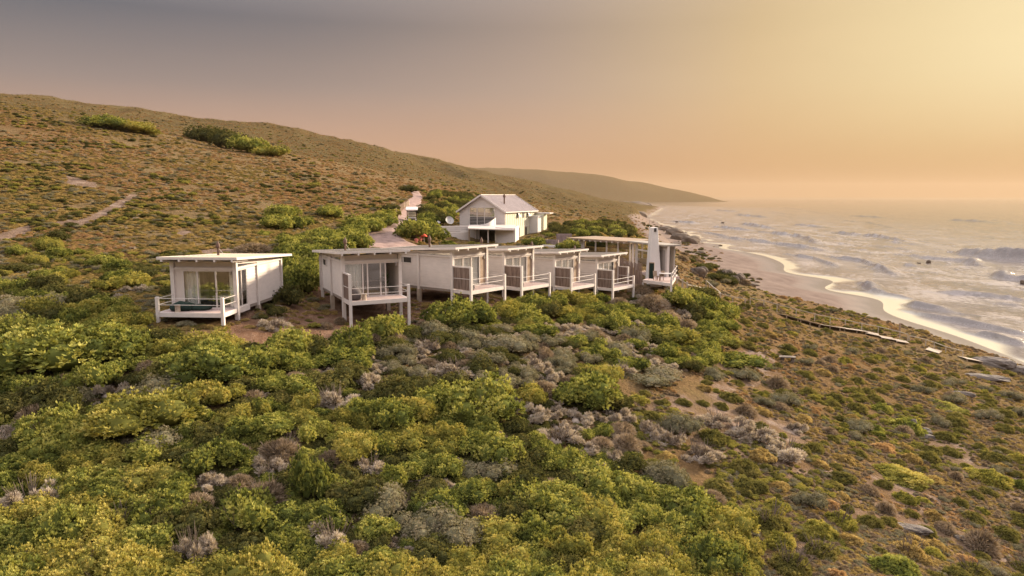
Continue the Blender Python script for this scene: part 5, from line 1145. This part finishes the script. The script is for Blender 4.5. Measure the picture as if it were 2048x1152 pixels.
REFS = [(110,735,'broad green mound at left'),(290,850,'large golden dome'),(425,755,'lobed shrub below the leftmost deck'),(60,1010,'spiky silver shrub at left'),(385,1125,'fluffy pale shrub at bottom'),(552,661,'round pale shrub'),(560,915,'dry reddish shrub'),(670,815,'pale shrub under the second cabin'),(620,1000,'bright upright shrub'),(705,700,'second deck posts'),(900,650,'third deck posts'),(905,752,'pale grey clump'),(1000,705,'grey green dome'),(960,830,'bright mid thicket shrub'),(1160,810,'vivid twiggy shrub'),(1115,885,'pale brown shrub'),(1240,750,'silver shrub atop the slope'),(1310,765,'pale grey green patch'),(1230,925,'small pale shrub at right'),(1400,690,'long golden green bank'),(1305,618,'rusty brown rounded shrub'),(1365,612,'vivid shrubs by the rope posts'),(1100,620,'fourth deck posts'),(1200,625,'fifth deck posts'),(1475,862,'long silver band'),(1345,890,'lower silver band'),(1590,862,'small lone silver shrub'),(1574,722,'stone bench'),(1760,820,'round green dome'),(1812,858,'large green dome'),(1852,868,'pale boulders'),(1780,950,'long golden dome'),(1978,962,'olive gold dome'),(1860,805,'low golden mat'),(1818,1062,'layered rock slab'),(1935,1084,'right hand rock slab'),(1618,1001,'angular grey stone'),(1780,1145,'green dome at bottom right'),(1962,757,'layered rock shelf'),(1660,655,'long boardwalk'),(1799,676,'dark marker post'),(1440,600,'upper handrail'),(822,478,'big shrub below the cart'),(775,436,'pale road fence'),(640,540,'second cabin roof'),(575,440,'hillside trio'),(1100,460,'gabled house'),(1210,460,'pavilion roof'),(860,400,'top of the gravel road'),(330,590,'leftmost cabin'),(60,560,'left photo edge'),(60,1130,'bottom left corner'),(850,1100,'bottom middle of the photo'),(1130,1080,'central thicket bottom'),(1400,1060,'lower thicket edge'),(800,920,'centre of the thicket'),(1250,1010,'thicket corner at right'),(200,960,'left part of the thicket')]
def where(px, py):
    d_, i = min((math.hypot((px-a), (py-b)*1.3), i) for i, (a, b, c) in enumerate(REFS)); a, b, c = REFS[i]; dx, dy = px-a, (py-b)*1.3
    if d_ < 22: q = 'at'
    else: an = math.degrees(math.atan2(-dy, dx)) % 360; q = ['right of', 'up right of', 'above', 'up left of', 'left of', 'down left of', 'below', 'down right of'][int((an+22.5)//45) % 8]
    return (('close ' if 22 <= d_ < 60 else 'well ' if d_ > 125 else '')+q+' the '+c)
cnt = {}; rest = []
for kd, x, y, r, qx, qy in cand:
    key = 'mat' if kd in ('cushion', 'ochre', 'rust', 'cushgold') else 'bush'
    inth = bool(pnpoly(np.array([qx]), np.array([qy]), THK)[0])
    if cnt.get(key, 0) < (430 if key == 'bush' else 150) and -40 < qx < 2090 and qy < 1200:
        cnt[key] = cnt.get(key, 0)+1; lb = ('large ' if r > .85 else 'small ' if r < .5 else 'mid sized ')+words[kd]+' shrub '+where(qx, qy).replace('pale shrub under the second cabin', 'second cabin pale shrub')
        placed_n = len(placed); put(kd, x, y, r*1.18, None, lb, words[kd]+' shrubs of the coastal scrub', twigs=(r/y > .028)); del placed[placed_n:]
        if key == 'mat': ob = C.objects[-1] if False else None
    else: rest.append((kd, x, y, r*1.18))
def scatter(name, label, cat, kinds, pts):
    # one object: points with scale, turn and kind, instanced by geometry nodes
    lib = D.collections.new(name+'_plants'); 
    for i, k in enumerate(kinds):
        for j, me in enumerate(SM[k][:2]): lib.objects.link(D.objects.new('%s_%03d' % (name, i*2+j), me))
    me = D.meshes.new(name); n = len(pts); A_ = np.array([(p[1], p[2], 0, p[3], p[4] if len(p) > 4 else 1.0, kinds.index(p[0])*2) for p in pts], float)
    A_[:, 2] = hgt(A_[:, 0], A_[:, 1])-.05*A_[:, 3]; me.vertices.add(n); me.vertices.foreach_set('co', A_[:, :3].astype(np.float32).ravel())
    r_ = np.random.RandomState(n); sc = np.stack([A_[:, 3]/.72*r_.uniform(.85, 1.2, n), A_[:, 3]/.72*r_.uniform(.85, 1.2, n), A_[:, 3]/.72*A_[:, 4]*r_.uniform(.8, 1.15, n)], 1)
    a = me.attributes.new('sc', 'FLOAT_VECTOR', 'POINT'); a.data.foreach_set('vector', sc.astype(np.float32).ravel())
    a = me.attributes.new('turn', 'FLOAT', 'POINT'); a.data.foreach_set('value', r_.uniform(0, 6.28, n).astype(np.float32))
    a = me.attributes.new('idx', 'INT', 'POINT'); a.data.foreach_set('value', (A_[:, 5]+r_.randint(0, 2, n)).astype(np.int32))
    me.materials.append(LM[kinds[0]])
    o = D.objects.new(name, me); C.objects.link(o); tag(o, label, cat, kind='stuff')
    ng = D.node_groups.new(name, 'GeometryNodeTree'); ng.interface.new_socket('Geometry', in_out='INPUT', socket_type='NodeSocketGeometry'); ng.interface.new_socket('Geometry', in_out='OUTPUT', socket_type='NodeSocketGeometry')
    N_ = ng.nodes.new; L = ng.links.new
    gi = N_('NodeGroupInput'); go = N_('NodeGroupOutput'); ip = N_('GeometryNodeInstanceOnPoints'); ci = N_('GeometryNodeCollectionInfo'); ci.inputs['Collection'].default_value = lib; ci.inputs['Separate Children'].default_value = True; ci.inputs['Reset Children'].default_value = True
    def na(nm, ty): q = N_('GeometryNodeInputNamedAttribute'); q.data_type = ty; q.inputs['Name'].default_value = nm; return q.outputs['Attribute']
    cx = N_('ShaderNodeCombineXYZ'); L(na('turn', 'FLOAT'), cx.inputs[2]); er = N_('FunctionNodeEulerToRotation'); L(cx.outputs[0], er.inputs[0])
    L(gi.outputs[0], ip.inputs['Points']); L(ci.outputs[0], ip.inputs['Instance']); ip.inputs['Pick Instance'].default_value = True
    L(na('idx', 'INT'), ip.inputs['Instance Index']); L(er.outputs[0], ip.inputs['Rotation']); L(na('sc', 'FLOAT_VECTOR'), ip.inputs['Scale']); L(ip.outputs[0], go.inputs[0])
    mo = o.modifiers.new('scatter', 'NODES'); mo.node_group = ng; return o
ALLK = ['leafy', 'olive', 'gold', 'silver', 'grey', 'brown', 'cushion', 'ochre', 'rust', 'cushgold', 'cushgreen']
scatter('undergrowth', 'smaller shrubs filling the gaps of the coastal thicket', 'undergrowth', ALLK, rest)
# low heath that covers the hillside and the right slope
def lowcover(n, x0, x1, y0, y1, r0, r1, name, label, pick, ymax=900, mask=None, dens=None, expo=.35):
    px = rng.uniform(x0, x1, n); py = rng.uniform(y0, y1, n); X, Y = hitv(px, py, 520, 13, ymax); ok = ~np.isnan(Y); px, py, X, Y = px[ok], py[ok], X[ok], Y[ok]
    ok = freev(X, Y, .0) & (X < crest(Y)+(toe(Y)-crest(Y))*.8); 
    if mask is not None: ok &= mask(px, py, X, Y)
    px, py, X, Y = px[ok], py[ok], X[ok], Y[ok]
    r = rng.uniform(r0, r1, len(X))*(np.maximum(Y, 30)/45)**expo; nn_ = fbm(X/7, Y/7, 3); n2_ = fbm(X/26+5, Y/26, 3); u = rng.rand(len(X))
    pts = [(pick(a, b, c, d_, e), f, g, h, .8) for a, b, c, d_, e, f, g, h in zip(nn_, n2_, u, px, py, X, Y, r)]
    scatter(name, label, 'ground cover', ['ochre', 'rust', 'cushion', 'gold', 'grey', 'silver', 'olive', 'leafy', 'brown'], pts)
def pk_l(n1, n2, u, px, py):
    rusty = .5*np.clip((px-150)/500, 0, 1)*np.clip((470-py)/200, 0, 1)+n2*.7
    if u < .012: return 'silver'
    if u < .05: return 'grey'
    if u < .56+rusty*.5: return 'rust' if rusty > -.02 else 'ochre'
    if u < .84: return 'ochre'
    return 'cushion' if n1 < .1 else 'olive' if u < .93 else 'gold'
def inpoly(P_): return lambda px, py, X, Y: pnpoly(px, py, P_)
lowcover(78000, -250, 1320, 185, 660, .18, .38, 'hillside_heath', 'low ochre and rusty heath covering the hillside behind the cabins', pk_l,
    mask=lambda px, py, X, Y: ~pnpoly(px, py, THK) & ~(pnpoly(px, py, SOIL) & (rng.rand(len(px)) < .82)) & ~((np.maximum.reduce([pnpoly(px, py, b).astype(float) for b in far_left]) > 0)) & (fbm(X/4, Y/4, 3)+.60 > rng.rand(len(px))*.75))
def pk_s(n1, n2, u, px, py):
    if u < .05: return 'grey'
    if u < .38: return 'brown'
    if n1+.3*(u-.5) < -.22: return 'rust'
    if n1+.3*(u-.5) < .26: return 'ochre'
    return 'cushion' if u < .85 else 'gold'
def slope_mask(px, py, X, Y):
    qv = rng.rand(len(px))
    bz = np.maximum.reduce([pnpoly(px+20*np.sin(Y), py+14*np.sin(X*1.3), b).astype(float) for b in BARE[:5]])
    return pnpoly(px, py, SLP) & (fbm(X/2.2, Y/2.2, 3)+.50-bz*.46 > qv*.55)
lowcover(66000, 1150, 2350, 480, 1290, .10, .26, 'slope_heath', 'low mat heath covering the right hand slope', pk_s, mask=slope_mask, expo=.55)
lowcover(9000, -300, 1560, 590, 1290, .16, .32, 'thicket_floor', 'small dark heath plants on the ground between the thicket shrubs', lambda a, b, u, px, py: 'olive' if u < .6 else 'brown', mask=lambda px, py, X, Y: pnpoly(px, py, THK))
# tufts on the sand below the slope
pts = []
for px, py, n_, s_ in ((1355, 462, 30, 14), (1375, 488, 26, 16), (1400, 505, 26, 16), (1425, 520, 18, 14), (1385, 520, 18, 10), (1450, 556, 16, 16), (1485, 563, 14, 18), (1312, 452, 20, 12), (1410, 535, 10, 12)):
    X, Y = hitv(px+rng.randn(n_)*s_, py+rng.randn(n_)*s_*.35, 500, 60, 900); ok = ~np.isnan(Y)
    pts += [(('brown', 'olive', 'rust')[rng.randint(3)], x, y, rng.uniform(.6, 1.5), .7) for x, y in zip(X[ok], Y[ok])]
scatter('dune_plants', 'dark low plants scattered over the dune sand', 'dune plants', ['brown', 'olive', 'rust'], pts)
